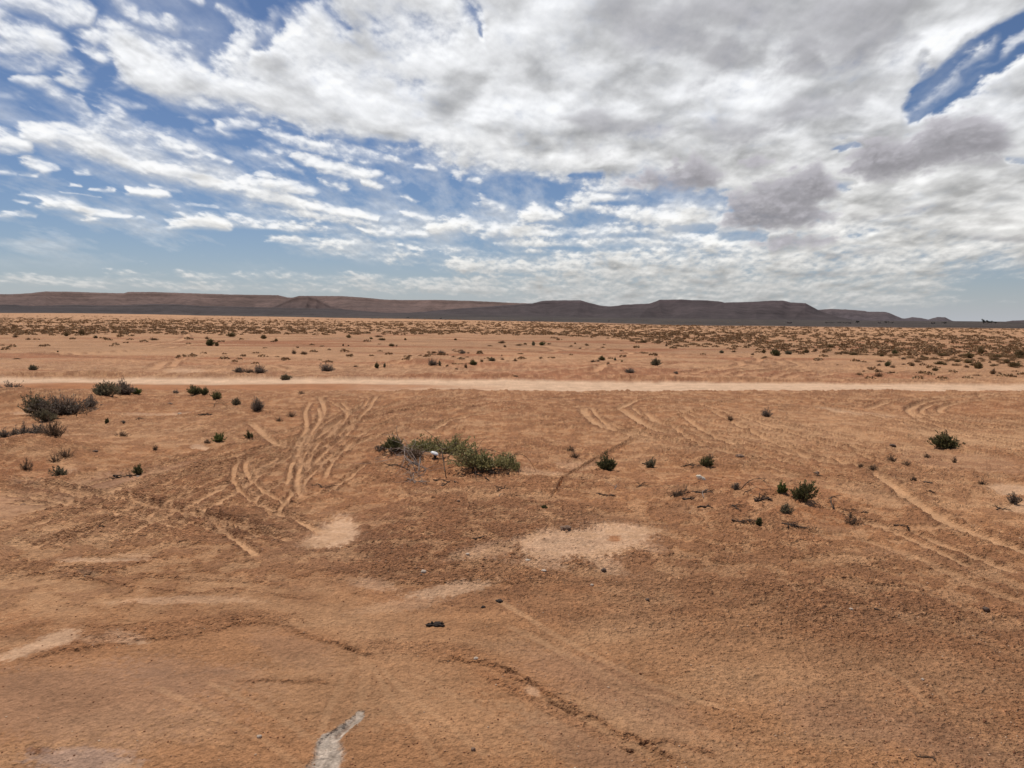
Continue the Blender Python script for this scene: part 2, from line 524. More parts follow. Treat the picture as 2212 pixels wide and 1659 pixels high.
# patches: u, v, ru, rv, rot, colour, strength, smoothness
for (u, v_, ru, rv, rot, c, k, sm) in [
    (200, 1055, 130, 26, -14, C_MAUVE, .75, .7), (20, 1095, 70, 26, -8, C_MAUVE, .75, .6), (330, 1030, 90, 18, -16, C_MAUVE, .6, .5),
    (130, 1510, 330, 95, 0, C_MAUVE, .6, .5), (420, 1460, 200, 45, 4, C_MAUVE, .5, .4), (640, 1400, 100, 30, 20, C_MAUVE, .4, .3),
    (330, 1455, 60, 12, 0, C_MAUVE * .8, .5, .3), (480, 1450, 40, 10, 0, C_MAUVE * .8, .5, .3),
    (1330, 1500, 220, 55, 22, C_MAUVE, .45, .3), (1900, 1570, 260, 60, 14, C_MAUVE * .92, .5, .2), (1260, 1610, 140, 40, 25, C_MAUVE * .9, .5, .3),
    (2020, 1390, 330, 140, 14, C_DARK, .42, -.3), (1050, 1130, 330, 60, 0, C_DARK, .40, -.3), (820, 1210, 230, 60, 10, C_DARK, .42, -.3),
    (1500, 1250, 350, 60, 10, C_DARK, .28, -.3), (1250, 1310, 300, 40, 8, C_DARK, .25, -.2), (2130, 1240, 130, 40, 20, C_DARK, .35, -.3),
    (100, 1130, 250, 60, 0, C_DUST, .35, 0), (60, 1290, 220, 40, 0, C_DUST, .35, .2),
    (728, 1148, 46, 33, -8, C_PALE, 1.0, .9), (685, 1165, 40, 12, -20, C_PALE, .6, .4),
    (1265, 1172, 112, 34, -4, C_PALE, .95, .6), (1330, 1152, 90, 16, 4, C_PALE, .8, .5), (1170, 1160, 40, 14, -20, C_PALE, .7, .5), (1400, 1185, 40, 14, 10, C_PALE, .5, .3), (1150, 1225, 60, 10, 5, C_PALE, .55, .3), (1195, 1192, 70, 28, 0, C_PALE, .8, .5), (1350, 1165, 80, 26, -6, C_PALE, .7, .4), (1300, 1212, 55, 16, 20, C_PALE, .6, .3),
    (1060, 1193, 70, 22, -6, C_PALE, .5, .3), (970, 1277, 90, 10, -9, C_PALE, .8, .4), (1010, 1200, 50, 12, -20, C_PALE, .45, .3),
    (800, 1262, 55, 12, 10, C_PALE, .5, .3), (860, 1310, 90, 12, -8, C_PALE, .35, .2),
    (70, 1402, 90, 11, -17, C_PALE, .95, .7), (135, 1377, 42, 13, -20, C_PALE, .9, .7), (265, 1372, 36, 12, 6, C_PALE, .9, .6), (205, 1378, 30, 8, 0, C_PALE, .5, .4),
    (400, 1296, 150, 9, -1, C_PALE, .55, .5), (230, 1211, 105, 4.5, -1, C_PALE, .8, .5), (300, 1200, 40, 5, 0, C_PALE, .5, .3),
    (60, 1038, 52, 13, 6, C_PALE, .8, .5), (130, 1025, 45, 10, -8, C_PALE, .7, .4), (85, 893, 70, 4, 0, C_PALE, .7, .4), (340, 897, 70, 4, -2, C_PALE, .6, .4),
    (432, 967, 18, 7, 0, C_PALE, .9, .5), (2190, 1060, 55, 11, 5, C_PALE, 1.0, .7), (2200, 1096, 45, 7, -5, C_PALE, .8, .5),
    (1170, 1024, 60, 7, 4, C_PALE, .5, .4), (1245, 1010, 50, 9, 0, C_PALE, .45, .3), (1152, 1494, 16, 11, 20, C_PALE, .6, .6),
    (1850, 893, 95, 4, 6, C_PALE, .85, .5), (1900, 1075, 80, 14, 12, C_DUST, .6, .3), (2090, 1000, 150, 22, 6, C_MAUVE, .5, .5),
    (2120, 950, 160, 16, 5, C_DUST, .7, .5), (1900, 920, 380, 40, 3, C_DUST, .38, .2), (1600, 960, 260, 30, 5, C_DUST, .3, .1), (300, 930, 300, 26, 0, C_DUST, .3, .1), (2050, 1060, 200, 50, 8, C_DUST, .32, .1), (1720, 935, 170, 20, 6, C_DUST, .45, .2), (400, 802, 40, 5, 0, C_PALE, .7, .4), (290, 760, 150, 10, 0, C_DUST, .4, .3),
    (960, 1020, 190, 26, 4, C_RED, .75, 0), (850, 985, 70, 14, -8, C_RED, .7, .2), (1640, 1060, 180, 22, 5, C_RED, .65, 0), (1560, 1040, 90, 14, 0, C_RED, .6, 0), (1700, 1110, 200, 20, 4, C_RED, .5, 0),
    (60, 880, 110, 14, 0, C_RED, .85, .2), (50, 985, 90, 15, 0, C_RED, .95, .1), (1720, 1010, 110, 10, 5, C_RED, .4, 0),
    (1290, 862, 160, 8, 3, C_RED, .6, 0), (1070, 890, 120, 9, -8, C_RED, .4, .2), (1330, 1165, 14, 7, 0, C_RED, .9, 0), (550, 1250, 200, 14, 2, C_RED, .25, 0),
    (80, 1625, 30, 7, 0, C_DARK * .8, .9, 0), (180, 1640, 120, 20, 0, srgb(166, 138, 124) / 1.22, .7, .3), (270, 1652, 40, 12, 0, C_PALE * .85, .5, .3),
    (181, 1242, 26, 5, 2, srgb(128, 104, 84) / 1.22, .7, 0), (1700, 1430, 500, 60, 6, C_DUST * .85, .35, .2), (1400, 1590, 300, 40, 12, C_DUST * .85, .4, .3),
    (800, 1480, 250, 80, 0, C_DUST * .86, .35, .2), (1000, 1560, 200, 60, 10, C_DUST * .84, .4, .2), (700, 1320, 260, 30, 4, C_DUST * .9, .35, .2)]:
    w, m = ell(u, v_, ru, rv, rot)
    if w is None: continue
    blend(w, m, c, k)
    if sm > 0: patched[w] = np.maximum(patched[w], m * min(1, sm * 1.2))
    rgh[w] = rgh[w] * (1 - np.clip(m * sm, 0, 1)) + np.clip(m * -min(sm, 0), 0, 1) * 0.6
rgh = np.clip(rgh, 0.0, 1.0)

# wheel tracks: traced line, width in m, depth, how pale the pressed soil is
TR = [
    ([(0, 1122), (120, 1092), (240, 1060), (440, 1005), (600, 965), (700, 932), (760, 893), (800, 868)], .30, .03, .75),
    ([(30, 1150), (150, 1112), (300, 1068), (440, 1020), (560, 985), (660, 955), (720, 925)], .28, .03, .6),
    ([(60, 1190), (240, 1120), (330, 1075), (430, 1040), (500, 1012)], .22, .02, .45),
    ([(0, 1046), (60, 1052), (150, 1066), (280, 1086), (420, 1117), (520, 1145), (640, 1172)], .32, .05, .25),
    ([(80, 1046), (180, 1062), (310, 1085), (460, 1118), (560, 1142)], .32, .05, .2),
    ([(655, 1082), (648, 1040), (646, 1010), (655, 980), (668, 945), (690, 910), (700, 882), (690, 858)], .30, .04, .7),
    ([(640, 985), (645, 955), (662, 925), (660, 890), (672, 868)], .24, .03, .6),
    ([(660, 1015), (715, 968), (760, 926), (790, 890), (815, 855)], .26, .03, .6),
    ([(700, 965), (750, 925), (800, 895), (870, 868), (960, 852)], .26, .03, .55),
    ([(735, 868), (752, 885), (742, 905), (700, 930), (660, 962)], .22, .03, .5),
    ([(500, 1030), (520, 1060), (570, 1095), (640, 1125), (700, 1150)], .26, .04, .35),
    ([(530, 1092), (600, 1050), (680, 1008), (760, 965), (830, 935)], .24, .02, .5),
    ([(370, 1140), (450, 1100), (520, 1060), (570, 1020), (640, 985)], .30, .02, .55),
    ([(270, 1160), (400, 1100), (510, 1040), (600, 995)], .30, .02, .35),
    ([(540, 915), (565, 935), (590, 958), (620, 968)], .40, .02, .6),
    ([(935, 930), (968, 912), (1020, 897), (1075, 888), (1150, 880)], .34, .03, .75),
    ([(720, 925), (820, 900), (920, 880), (1000, 866), (1060, 856)], .26, .05, -.35),
    ([(740, 915), (840, 890), (930, 872), (1010, 860)], .24, .03, .4),
    ([(1185, 1090), (1205, 1058), (1228, 1030), (1300, 987), (1400, 932), (1500, 890), (1630, 850)], .09, .035, .2),
    ([(1258, 884), (1282, 912), (1338, 934), (1420, 946)], .45, .03, .9),
    ([(1335, 884), (1365, 900), (1415, 930), (1500, 942), (1620, 962), (1720, 985), (1850, 1005)], .45, .03, .8),
    ([(1335, 886), (1372, 868), (1440, 855)], .4, .02, .6),
    ([(1540, 890), (1610, 925), (1690, 965), (1780, 1000)], .30, .04, .55),
    ([(1470, 895), (1545, 945), (1640, 978), (1740, 1010), (1800, 1018)], .30, .04, .55),
    ([(1440, 915), (1500, 955), (1580, 985), (1680, 1000)], .28, .04, .4),
    ([(1600, 900), (1720, 940), (1830, 975), (1930, 1010)], .30, .03, .5),
    ([(1870, 885), (1930, 868), (2040, 857), (2180, 850)], .40, .03, .7),
    ([(2140, 852), (2030, 865), (1972, 880), (1985, 900), (2060, 918), (2212, 932)], .45, .03, .7),
    ([(2150, 862), (2070, 872), (2030, 885), (2060, 900), (2200, 912)], .35, .03, .5),
    ([(1740, 875), (1860, 893), (1980, 920), (2100, 945), (2250, 972)], .40, .02, .6),
    ([(1890, 1022), (1950, 1068), (2030, 1120), (2130, 1165), (2250, 1205)], .42, .03, .8),
    ([(1850, 1160), (1990, 1210), (2110, 1265), (2250, 1315)], .38, .03, .55),
    ([(1790, 1095), (1900, 1140), (2000, 1180), (2100, 1230)], .25, .02, .3),
    ([(330, 1480), (460, 1545), (560, 1595), (680, 1680)], .11, .012, .5),
    ([(440, 1470), (560, 1525), (680, 1600), (720, 1640)], .11, .012, .5),
    ([(690, 1590), (712, 1530), (740, 1470), (762, 1430)], .10, .012, .5),
    ([(745, 1590), (775, 1520), (790, 1460), (785, 1410)], .14, .02, .4),
    ([(800, 1430), (840, 1500), (900, 1580), (960, 1670)], .10, .02, .5),
    ([(820, 1440), (880, 1500), (960, 1560), (1060, 1640)], .10, .012, .45),
    ([(880, 1450), (980, 1500), (1090, 1560), (1200, 1620)], .10, .012, .4),
    ([(1060, 1290), (1200, 1372), (1320, 1435), (1480, 1505), (1600, 1540)], .15, .02, .55),
    ([(1090, 1350), (1250, 1425), (1350, 1480), (1490, 1530)], .15, .02, .55),
    ([(1130, 1360), (1280, 1455), (1400, 1525), (1560, 1600)], .12, .015, .4),
    ([(1880, 1440), (1950, 1470), (2010, 1530)], .16, .015, .4), ([(2010, 1480), (2035, 1500), (2050, 1520)], .12, .01, .4),
    ([(560, 1480), (690, 1450), (800, 1440)], .12, .01, .3),
    ([(330, 800), (355, 785), (420, 773), (520, 768)], .8, .05, .7), ([(368, 793), (395, 775), (440, 768)], .6, .05, .6),
    ([(0, 770), (150, 765), (330, 755), (480, 738), (620, 728)], .8, .05, .5), ([(330, 770), (480, 790), (640, 805)], .6, .05, .3),
    ([(300, 750), (390, 735), (400, 722), (360, 712)], .9, .03, .5), ([(770, 800), (860, 780), (980, 772), (1130, 768)], .7, .06, .5),
    ([(1106, 762), (1180, 762), (1205, 757), (1180, 750)], .9, .06, .7), ([(1000, 750), (1130, 757), (1200, 765), (1400, 765), (1600, 772)], .9, .08, -.4),
    ([(1230, 805), (1290, 800), (1310, 788), (1360, 778), (1480, 768)], .8, .06, .5), ([(1490, 812), (1520, 800), (1600, 790), (1640, 775), (1560, 768)], .7, .06, .7),
    ([(1550, 815), (1570, 805), (1640, 795), (1690, 785), (1640, 772)], .7, .06, .7), ([(1620, 815), (1630, 808), (1700, 795), (1770, 790)], .7, .06, .7),
    ([(1700, 818), (1725, 810), (1790, 806), (1760, 815)], .8, .06, .8), ([(1480, 770), (1600, 780), (1700, 800), (1800, 805)], .9, .08, -.45),
    ([(1560, 770), (1700, 778), (1900, 800), (2212, 815)], .7, .06, .3),
    ([(1700, 762), (1900, 765), (2100, 780), (2212, 790)], 2.0, .02, .5), ([(1280, 760), (1110, 742), (900, 740), (700, 742)], 1.8, .02, .45)]
TR += [
    ([(0, 1100), (140, 1062), (280, 1028), (420, 990), (560, 950), (660, 920), (740, 890)], .2, .02, .6), ([(0, 1140), (160, 1090), (320, 1045), (480, 1000), (620, 955), (720, 915), (790, 878)], .2, .02, .6),
    ([(0, 1085), (130, 1090), (260, 1108), (400, 1135), (520, 1165)], .2, .02, .5), ([(0, 1030), (110, 1048), (240, 1070), (370, 1096), (500, 1125)], .2, .02, .5), ([(620, 1060), (630, 1010), (650, 965), (690, 925), (740, 895), (790, 870)], .18, .02, .65),
    ([(700, 1040), (720, 1000), (770, 950), (840, 915), (940, 890), (1040, 876)], .18, .02, .55), ([(590, 1120), (640, 1060), (700, 1005), (780, 960), (870, 930)], .18, .02, .5), ([(1240, 1020), (1330, 970), (1430, 915), (1530, 878), (1600, 860)], .12, .02, .5),
    ([(1275, 880), (1300, 908), (1350, 930), (1440, 950), (1560, 965), (1680, 990)], .25, .03, .7), ([(1360, 878), (1390, 900), (1440, 922), (1540, 934), (1660, 955), (1790, 990), (1900, 1025)], .25, .03, .7),
    ([(1500, 870), (1580, 895), (1680, 915), (1800, 940), (1940, 975), (2100, 1005)], .25, .02, .6), ([(1480, 905), (1560, 925), (1680, 945), (1820, 965), (1960, 1000)], .22, .02, .5), ([(1900, 870), (2000, 862), (2120, 858), (2240, 852)], .3, .02, .6),
    ([(2100, 865), (2020, 875), (1990, 890), (2020, 905), (2110, 920), (2240, 930)], .3, .02, .7), ([(1740, 860), (1860, 872), (1980, 880)], .25, .02, .5), ([(1840, 1120), (1960, 1150), (2080, 1195), (2200, 1240)], .25, .02, .5)]
TR += [
    ([(690, 862), (735, 880), (748, 900), (728, 930), (690, 955), (650, 985)], .2, .02, .7), ([(655, 1080), (640, 1050), (650, 1010), (690, 975), (730, 940), (770, 905)], .2, .02, .6),
    ([(640, 1000), (650, 960), (672, 930), (690, 905), (688, 880)], .2, .02, .75), ([(660, 1030), (668, 990), (690, 960), (730, 920), (775, 885), (800, 862)], .18, .02, .7),
    ([(560, 1010), (620, 985), (700, 950), (790, 912), (900, 884), (1010, 872)], .2, .02, .55), ([(500, 1050), (560, 1020), (640, 990), (720, 962), (800, 930)], .2, .02, .55),
    ([(380, 1075), (450, 1045), (540, 1010), (620, 978)], .2, .02, .6), ([(120, 1180), (220, 1140), (320, 1100), (420, 1062)], .2, .02, .45), ([(300, 1130), (380, 1085), (470, 1052), (560, 1030)], .2, .02, .45),
    ([(0, 1066), (90, 1078), (190, 1096), (300, 1120), (400, 1150)], .22, .02, .4), ([(430, 1110), (500, 1160), (560, 1200)], .2, .02, .35), ([(520, 990), (505, 1020), (515, 1055), (555, 1092), (600, 1118)], .2, .03, .5),
    ([(540, 985), (530, 1010), (545, 1040), (590, 1075), (650, 1100)], .2, .03, .45), ([(690, 1075), (760, 1030), (830, 980), (880, 955)], .2, .02, .4), ([(940, 905), (1030, 880), (1120, 866), (1240, 858)], .24, .03, -.35),
    ([(1290, 900), (1320, 925), (1370, 945), (1450, 955), (1560, 975), (1640, 1000)], .3, .03, .6), ([(1390, 890), (1430, 915), (1520, 930), (1640, 948), (1780, 978)], .3, .03, .6), ([(1430, 880), (1520, 905), (1640, 925), (1800, 955), (1900, 985)], .25, .02, .45),
    ([(1560, 860), (1700, 868), (1850, 880), (1950, 890)], .25, .02, .5), ([(1640, 1005), (1740, 1030), (1860, 1040)], .25, .02, .4), ([(2000, 870), (1960, 885), (1990, 910), (2080, 935), (2212, 955)], .3, .02, .6),
    ([(1460, 812), (1500, 805), (1570, 797), (1600, 785), (1570, 775)], .6, .05, .7), ([(1590, 816), (1610, 806), (1670, 800), (1730, 790), (1700, 778)], .6, .05, .75), ([(1670, 817), (1690, 808), (1740, 800), (1800, 797)], .6, .05, .75),
    ([(1200, 772), (1280, 770), (1360, 765), (1340, 758), (1240, 752)], .7, .05, .6), ([(850, 790), (930, 783), (1050, 780), (1180, 783)], .7, .05, .5), ([(200, 788), (330, 780), (460, 785), (600, 795)], .7, .05, .5), ([(60, 760), (200, 772), (360, 778)], .8, .05, -.4),
    ([(720, 760), (900, 765), (1100, 775)], .8, .05, -.4), ([(1420, 790), (1500, 783), (1640, 783), (1800, 788)], .8, .06, -.5), ([(1900, 808), (2050, 805), (2212, 803)], .7, .05, -.4)]
for pts, wd, dp, pal in TR:
    if 0 < pal < .65 and pts[0][1] < 1280: pal = .65
    wd = wd * (.62 if wd < .5 else .8)
    P, W = smooth_line(pts, max(0.12, wd))
    far = max(1.0, wd / 0.4)
    r = line_dist(P, W, wd * 3.2 + 0.2)
    if r is None: continue
    w, D, SD, WW, AL, L = r
    D = D + 0.12 * wd * nC[w] + 0.13 * wd * nB[w] + 0.16 * wd * nD[w]
    ends = sstep(0, 0.06 * L, AL) * (1 - sstep(0.94 * L, L, AL)) if L > 0 else 1
    brk = 0.72 + 0.28 * sstep(-0.35, 0.2, pn(AL * 0.9 / far, AL * 0 + 3.3, len(pts)))
    core = (1 - sstep(0.55 * wd * .5, 1.25 * wd * .5, D)) * ends
    rim = np.exp(-((D - 0.78 * wd) / (0.24 * wd)) ** 2) * ends * brk
    nk = 1.0 if pts[0][1] < 1280 else .10
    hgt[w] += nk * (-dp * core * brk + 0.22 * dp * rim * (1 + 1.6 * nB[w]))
    if pal > 0:
        pressed[w] = np.maximum(pressed[w], core * brk * min(1, .35 + pal) * (1 if GY[w].min() > 7 else .5))
        tkc = C_DUST
        blend(w, core * brk, (C_SAND * 1.08 if GY[w].min() > 36 else C_DUST) * (1.06 if GY[w].min() > 7 else 0.92), min(1, pal * 1.05) if GY[w].min() > 7 else pal * .85)
        rgh[w] *= 1 - (0.85 if GY[w].min() > 7 else .5) * core * brk
    else:
        blend(w, core * brk, C_DARK, -pal * 1.3); darkm[w] = np.maximum(darkm[w], core * brk * -pal * 2)
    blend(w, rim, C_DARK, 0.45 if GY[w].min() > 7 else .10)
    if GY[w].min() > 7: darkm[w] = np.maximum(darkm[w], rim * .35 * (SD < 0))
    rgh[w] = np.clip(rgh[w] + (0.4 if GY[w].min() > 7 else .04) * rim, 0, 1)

# churned mud in the crossing on the left
for pts, k in (([(330, 1086), (430, 1108), (520, 1128), (560, 1140)], 1.0), ([(60, 1052), (160, 1070), (230, 1080)], .6),
               ([(470, 1120), (540, 1150), (580, 1160)], .6), ([(1240, 866), (1300, 872), (1330, 872)], 1.0), ([(1600, 852), (1560, 862), (1500, 868)], .7),
               ([(1500, 965), (1600, 985), (1720, 1000)], .5), ([(1780, 1000), (1870, 1010), (1900, 1030)], .7)):
    P, W = smooth_line(pts); r = line_dist(P, W, 1.0)
    if r is None: continue
    w, D, SD, WW, AL, L = r
    m = np.exp(-(D / 0.38) ** 2) * k
    hgt[w] += m * (0.03 * nB[w] + 0.04 * nC[w])
    blend(w, np.clip(m * (0.5 + nC[w] * 1.5), 0, 1), C_DARK * .75, .85)

# little scarps cut by run-off: a lip on the far side, a step down on the near side
for pts, hh in (([(10, 1447), (90, 1415), (200, 1400), (300, 1386), (420, 1370), (520, 1346), (590, 1350), (660, 1374), (740, 1396), (775, 1412), (850, 1430)], .030),
                ([(0, 1258), (110, 1238), (250, 1262), (400, 1280), (500, 1270), (620, 1290), (700, 1310)], .014), ([(0, 1195), (90, 1222), (220, 1236), (380, 1250), (560, 1258), (640, 1278)], .018), ([(160, 1352), (240, 1352), (330, 1340)], .014),
                ([(930, 1440), (990, 1424), (1060, 1437), (1110, 1460), (1150, 1478), (1230, 1525), (1300, 1560), (1400, 1612), (1500, 1665)], .045),
                ([(500, 1474), (600, 1470), (720, 1478)], .012), ([(1320, 1585), (1380, 1600), (1480, 1612), (1560, 1640)], .02), ([(1110, 1210), (1125, 1170), (1150, 1145)], .02), ([(1125, 1180), (1120, 1230), (1140, 1265)], .015),
                ([(0, 807), (60, 809), (200, 809), (290, 811)], .22), ([(340, 811), (480, 811)], .1), ([(740, 813), (830, 813), (1000, 813), (1090, 812), (1160, 814), (1250, 815), (1400, 817), (1500, 819), (1700, 820.5), (1900, 822), (2212, 823)], .14),
                ([(735, 846), (900, 846), (1000, 845), (1200, 846), (1480, 846), (1700, 847), (1900, 846), (2212, 848)], -.10),
                ([(2030, 846), (2080, 852), (2212, 855)], .08)):
    P, W = smooth_line(pts); R_ = 0.25 + abs(hh) * 7
    r = line_dist(P, W, R_ * 1.6)
    if r is None: continue
    w, D, SD, WW, AL, L = r
    d = D * SD + (0.05 + abs(hh)) * (nB[w] + .6 * nC[w])
    ends = sstep(0, 0.1 * L, AL) * (1 - sstep(0.9 * L, L, AL))
    a = abs(hh) * (.6 if pts[0][1] > 1000 else 1)
    st = sstep(-0.35 * a - 0.006, 0.35 * a + .006, d if hh > 0 else -d)
    fall = np.exp(-(D / R_) ** 2)
    hgt[w] += (st - 0.5) * a * ends * fall * (0.7 + 0.6 * nA[w])
    face = np.exp(-(d / (0.7 * a + .02)) ** 2) * ends
    blend(w, face, C_RED * .82, .45)
    rgh[w] = np.clip(rgh[w] + .3 * face, 0, 1)

# coarse soil band above the scarp
for (u, v_, ru, rv, rot) in [(400, 1352, 190, 14, -4), (180, 1388, 110, 9, -10), (900, 1405, 140, 16, 4), (560, 1330, 80, 14, 0), (1200, 1540, 150, 12, 27), (1080, 1470, 60, 9, 25)]:
    w, m = ell(u, v_, ru, rv, rot)
    blend(w, m, C_RED * .92, .4); rgh[w] = np.clip(rgh[w] + m * .28, 0, 1)

# the salt crust in the puddle hollow
P, W = smooth_line([(702, 1668, .105), (708, 1630, .10), (716, 1602, .07), (742, 1578, .045), (762, 1558, .03), (775, 1540, .012)], .05)
w, D, SD, WW, AL, L = line_dist(P, W, .5)
m = 1 - sstep(.55, 1.25, (D + .05 * nC[w] + .05 * nB[w] + .02 * nD[w] + .02 * pn(GX[w] * 22, GY[w] * 22, 61)) / WW)
blend(w, m, C_SALT * (1 + .35 * nC[w] + .5 * nD[w] + .3 * pn(GX[w] * 30, GY[w] * 30, 62))[..., None], .92)
hgt[w] -= .012 * m; rgh[w] = rgh[w] * (1 - .4 * m)
e = np.exp(-((D - WW * 1.2) / .02) ** 2); hgt[w] += .008 * e
P, W = smooth_line([(700, 1606, .05), (704, 1592, .035)], .05)
w, D, SD, WW, AL, L = line_dist(P, W, .3); m = 1 - sstep(.7, 1.2, (D + .04 * nC[w]) / WW); blend(w, m, C_SALT, .8)
P, W = smooth_line([(728, 1590), (748, 1570), (768, 1548)], .05)
w, D, SD, WW, AL, L = line_dist(P, W, .2); m = np.exp(-((D + .02 * nC[w]) / .012) ** 2); hgt[w] -= .012 * m; blend(w, m, C_DARK * .6, .5)
for pts in ([(1065, 1437), (1100, 1450), (1135, 1468), (1160, 1482)], [(1340, 1612), (1362, 1618), (1372, 1622)], [(1175, 1505), (1220, 1530), (1250, 1548)], [(745, 1400), (770, 1408)], [(1380, 1604), (1420, 1610)]):
    P, W = smooth_line(pts, .05)                                   # open cracks
    w, D, SD, WW, AL, L = line_dist(P, W, .3)
    m = np.exp(-((D + .03 * nC[w]) / .014) ** 2) * sstep(0, .2 * L, AL) * (1 - sstep(.8 * L, L, AL))
    hgt[w] -= .045 * m; blend(w, m, C_DARK * .5, .85)

# broken crust: darker raised clods on dust, from hand size to half a metre
cr = fdet(2.1, 4, 66, .6)
cr2 = fdet(5.5, 3, 67, .6)
lev = .12 - .34 * sstep(.2, .9, rgh)
ck = sstep(lev, lev + .14, cr + .45 * cr2) * sstep(6.5, 9.5, GR) * (1 - sstep(38, 60, GR)) * (1 - road)
smo = np.clip(1 - .95 * pressed - .75 * patched, 0, 1)
ck *= smo
f = (ck * .46)[..., None]; col[:] = col * (1 - f) + C_DARK * 1.02 * f
ds = sstep(.02, .25, -(cr + .45 * cr2)) * sstep(6.5, 9.5, GR) * (1 - sstep(40, 70, GR)) * (1 - road)
ds *= 1 - pressed
f = (ds * .42)[..., None]; col[:] = col * (1 - f) + C_DUST * 1.0 * f
f = (pressed * .66 * (GY > 7) * (GY < 34))[..., None]; col[:] = col * (1 - f) + (C_DUST * (1.04 + .12 * sstep(0, -3, GX) * sstep(16, 11, GY))[..., None]) * f
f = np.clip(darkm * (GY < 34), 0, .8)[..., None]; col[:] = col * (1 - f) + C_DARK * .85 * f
hgt += ck * (.016 + .012 * cr2)
# clods and crumbs
fine = 1 - sstep(14, 40, GR)
cl = 1 - np.abs(det(4.3, 71)) * 2
cl2 = 1 - np.abs(det(9.5, 72)) * 2
cl3 = det(21, 73)
cl4 = det(44, 74)
cl5 = det(80, 75)
rel = (.012 * cl + .014 * cl2) * (1 + 1.2 * sstep(8, 16, GR)) + .014 * cl3 + .010 * cl4 + .005 * cl5
hgt += rel * (0.12 + 1.1 * rgh ** 1.4) * (1 - sstep(60, 150, GR)) + .012 * nB * near
hgt += 0.02 * nA * near
# tone follows the crumb relief: tops paler, shade painted into the hollows between
midk = sstep(7, 14, GR)
tone = 1 + (.46 * cl3 + .48 * cl4 + .36 * cl5 + (.10 + .16 * midk) * cl2 + .12 * midk * cl) * (.30 + .85 * rgh) * near + .12 * nB + .16 * nC * (.4 + .6 * rgh)
col *= np.clip(tone, .5, 1.5)[..., None]
stv = 1 + near * (.12 * det(5.0, 77, 1.1) + .10 * det(9.0, 79, 2.3)) + (1 - near) * (.16 * pn(GX * .08, GY * .4, 78) + .12 * pn(GX * .3, GY * .9, 80))
col *= stv[..., None]
col = np.clip(col * np.array([.985, .975, .92]), .01, .8)

GZ = macro(GX, GY) + hgt
GZ -= np.where(GR > 3000, (GR - 3000) * 0.00012, 0)               # the land falls away slowly with distance
Vg = np.stack([GX, GY, GZ], -1).reshape(-1, 3)
ii = (np.arange(nr - 1)[:, None] * nc + np.arange(nc - 1)[None, :]).ravel()
Qg = np.stack([ii, ii + 1, ii + nc + 1, ii + nc], 1)
me = quad_mesh("ground", Vg, Qg, ground_material(), True, col.reshape(-1, 3))
ra = me.attributes.new("rough", 'FLOAT', 'POINT')
ra.data.foreach_set("value", rgh.astype(np.float32).ravel())
tag(link("ground", me), kind="structure")


def gz(x, y):
    """height of the finished ground sheet"""
    i = int(np.clip(np.searchsorted(Y, y) - 1, 0, nr - 2)); s = math.sqrt(y * y + 9)
    j = int(np.clip(np.searchsorted(T, x / s) - 1, 0, nc - 2))
    a = (y - Y[i]) / (Y[i + 1] - Y[i]); b = (x / s - T[j]) / (T[j + 1] - T[j])
    return float((GZ[i, j] * (1 - b) + GZ[i, j + 1] * b) * (1 - a) + (GZ[i + 1, j] * (1 - b) + GZ[i + 1, j + 1] * b) * a)


def at(u, v_):
    p = gp(u, v_); p[2] = gz(p[0], p[1]); return p
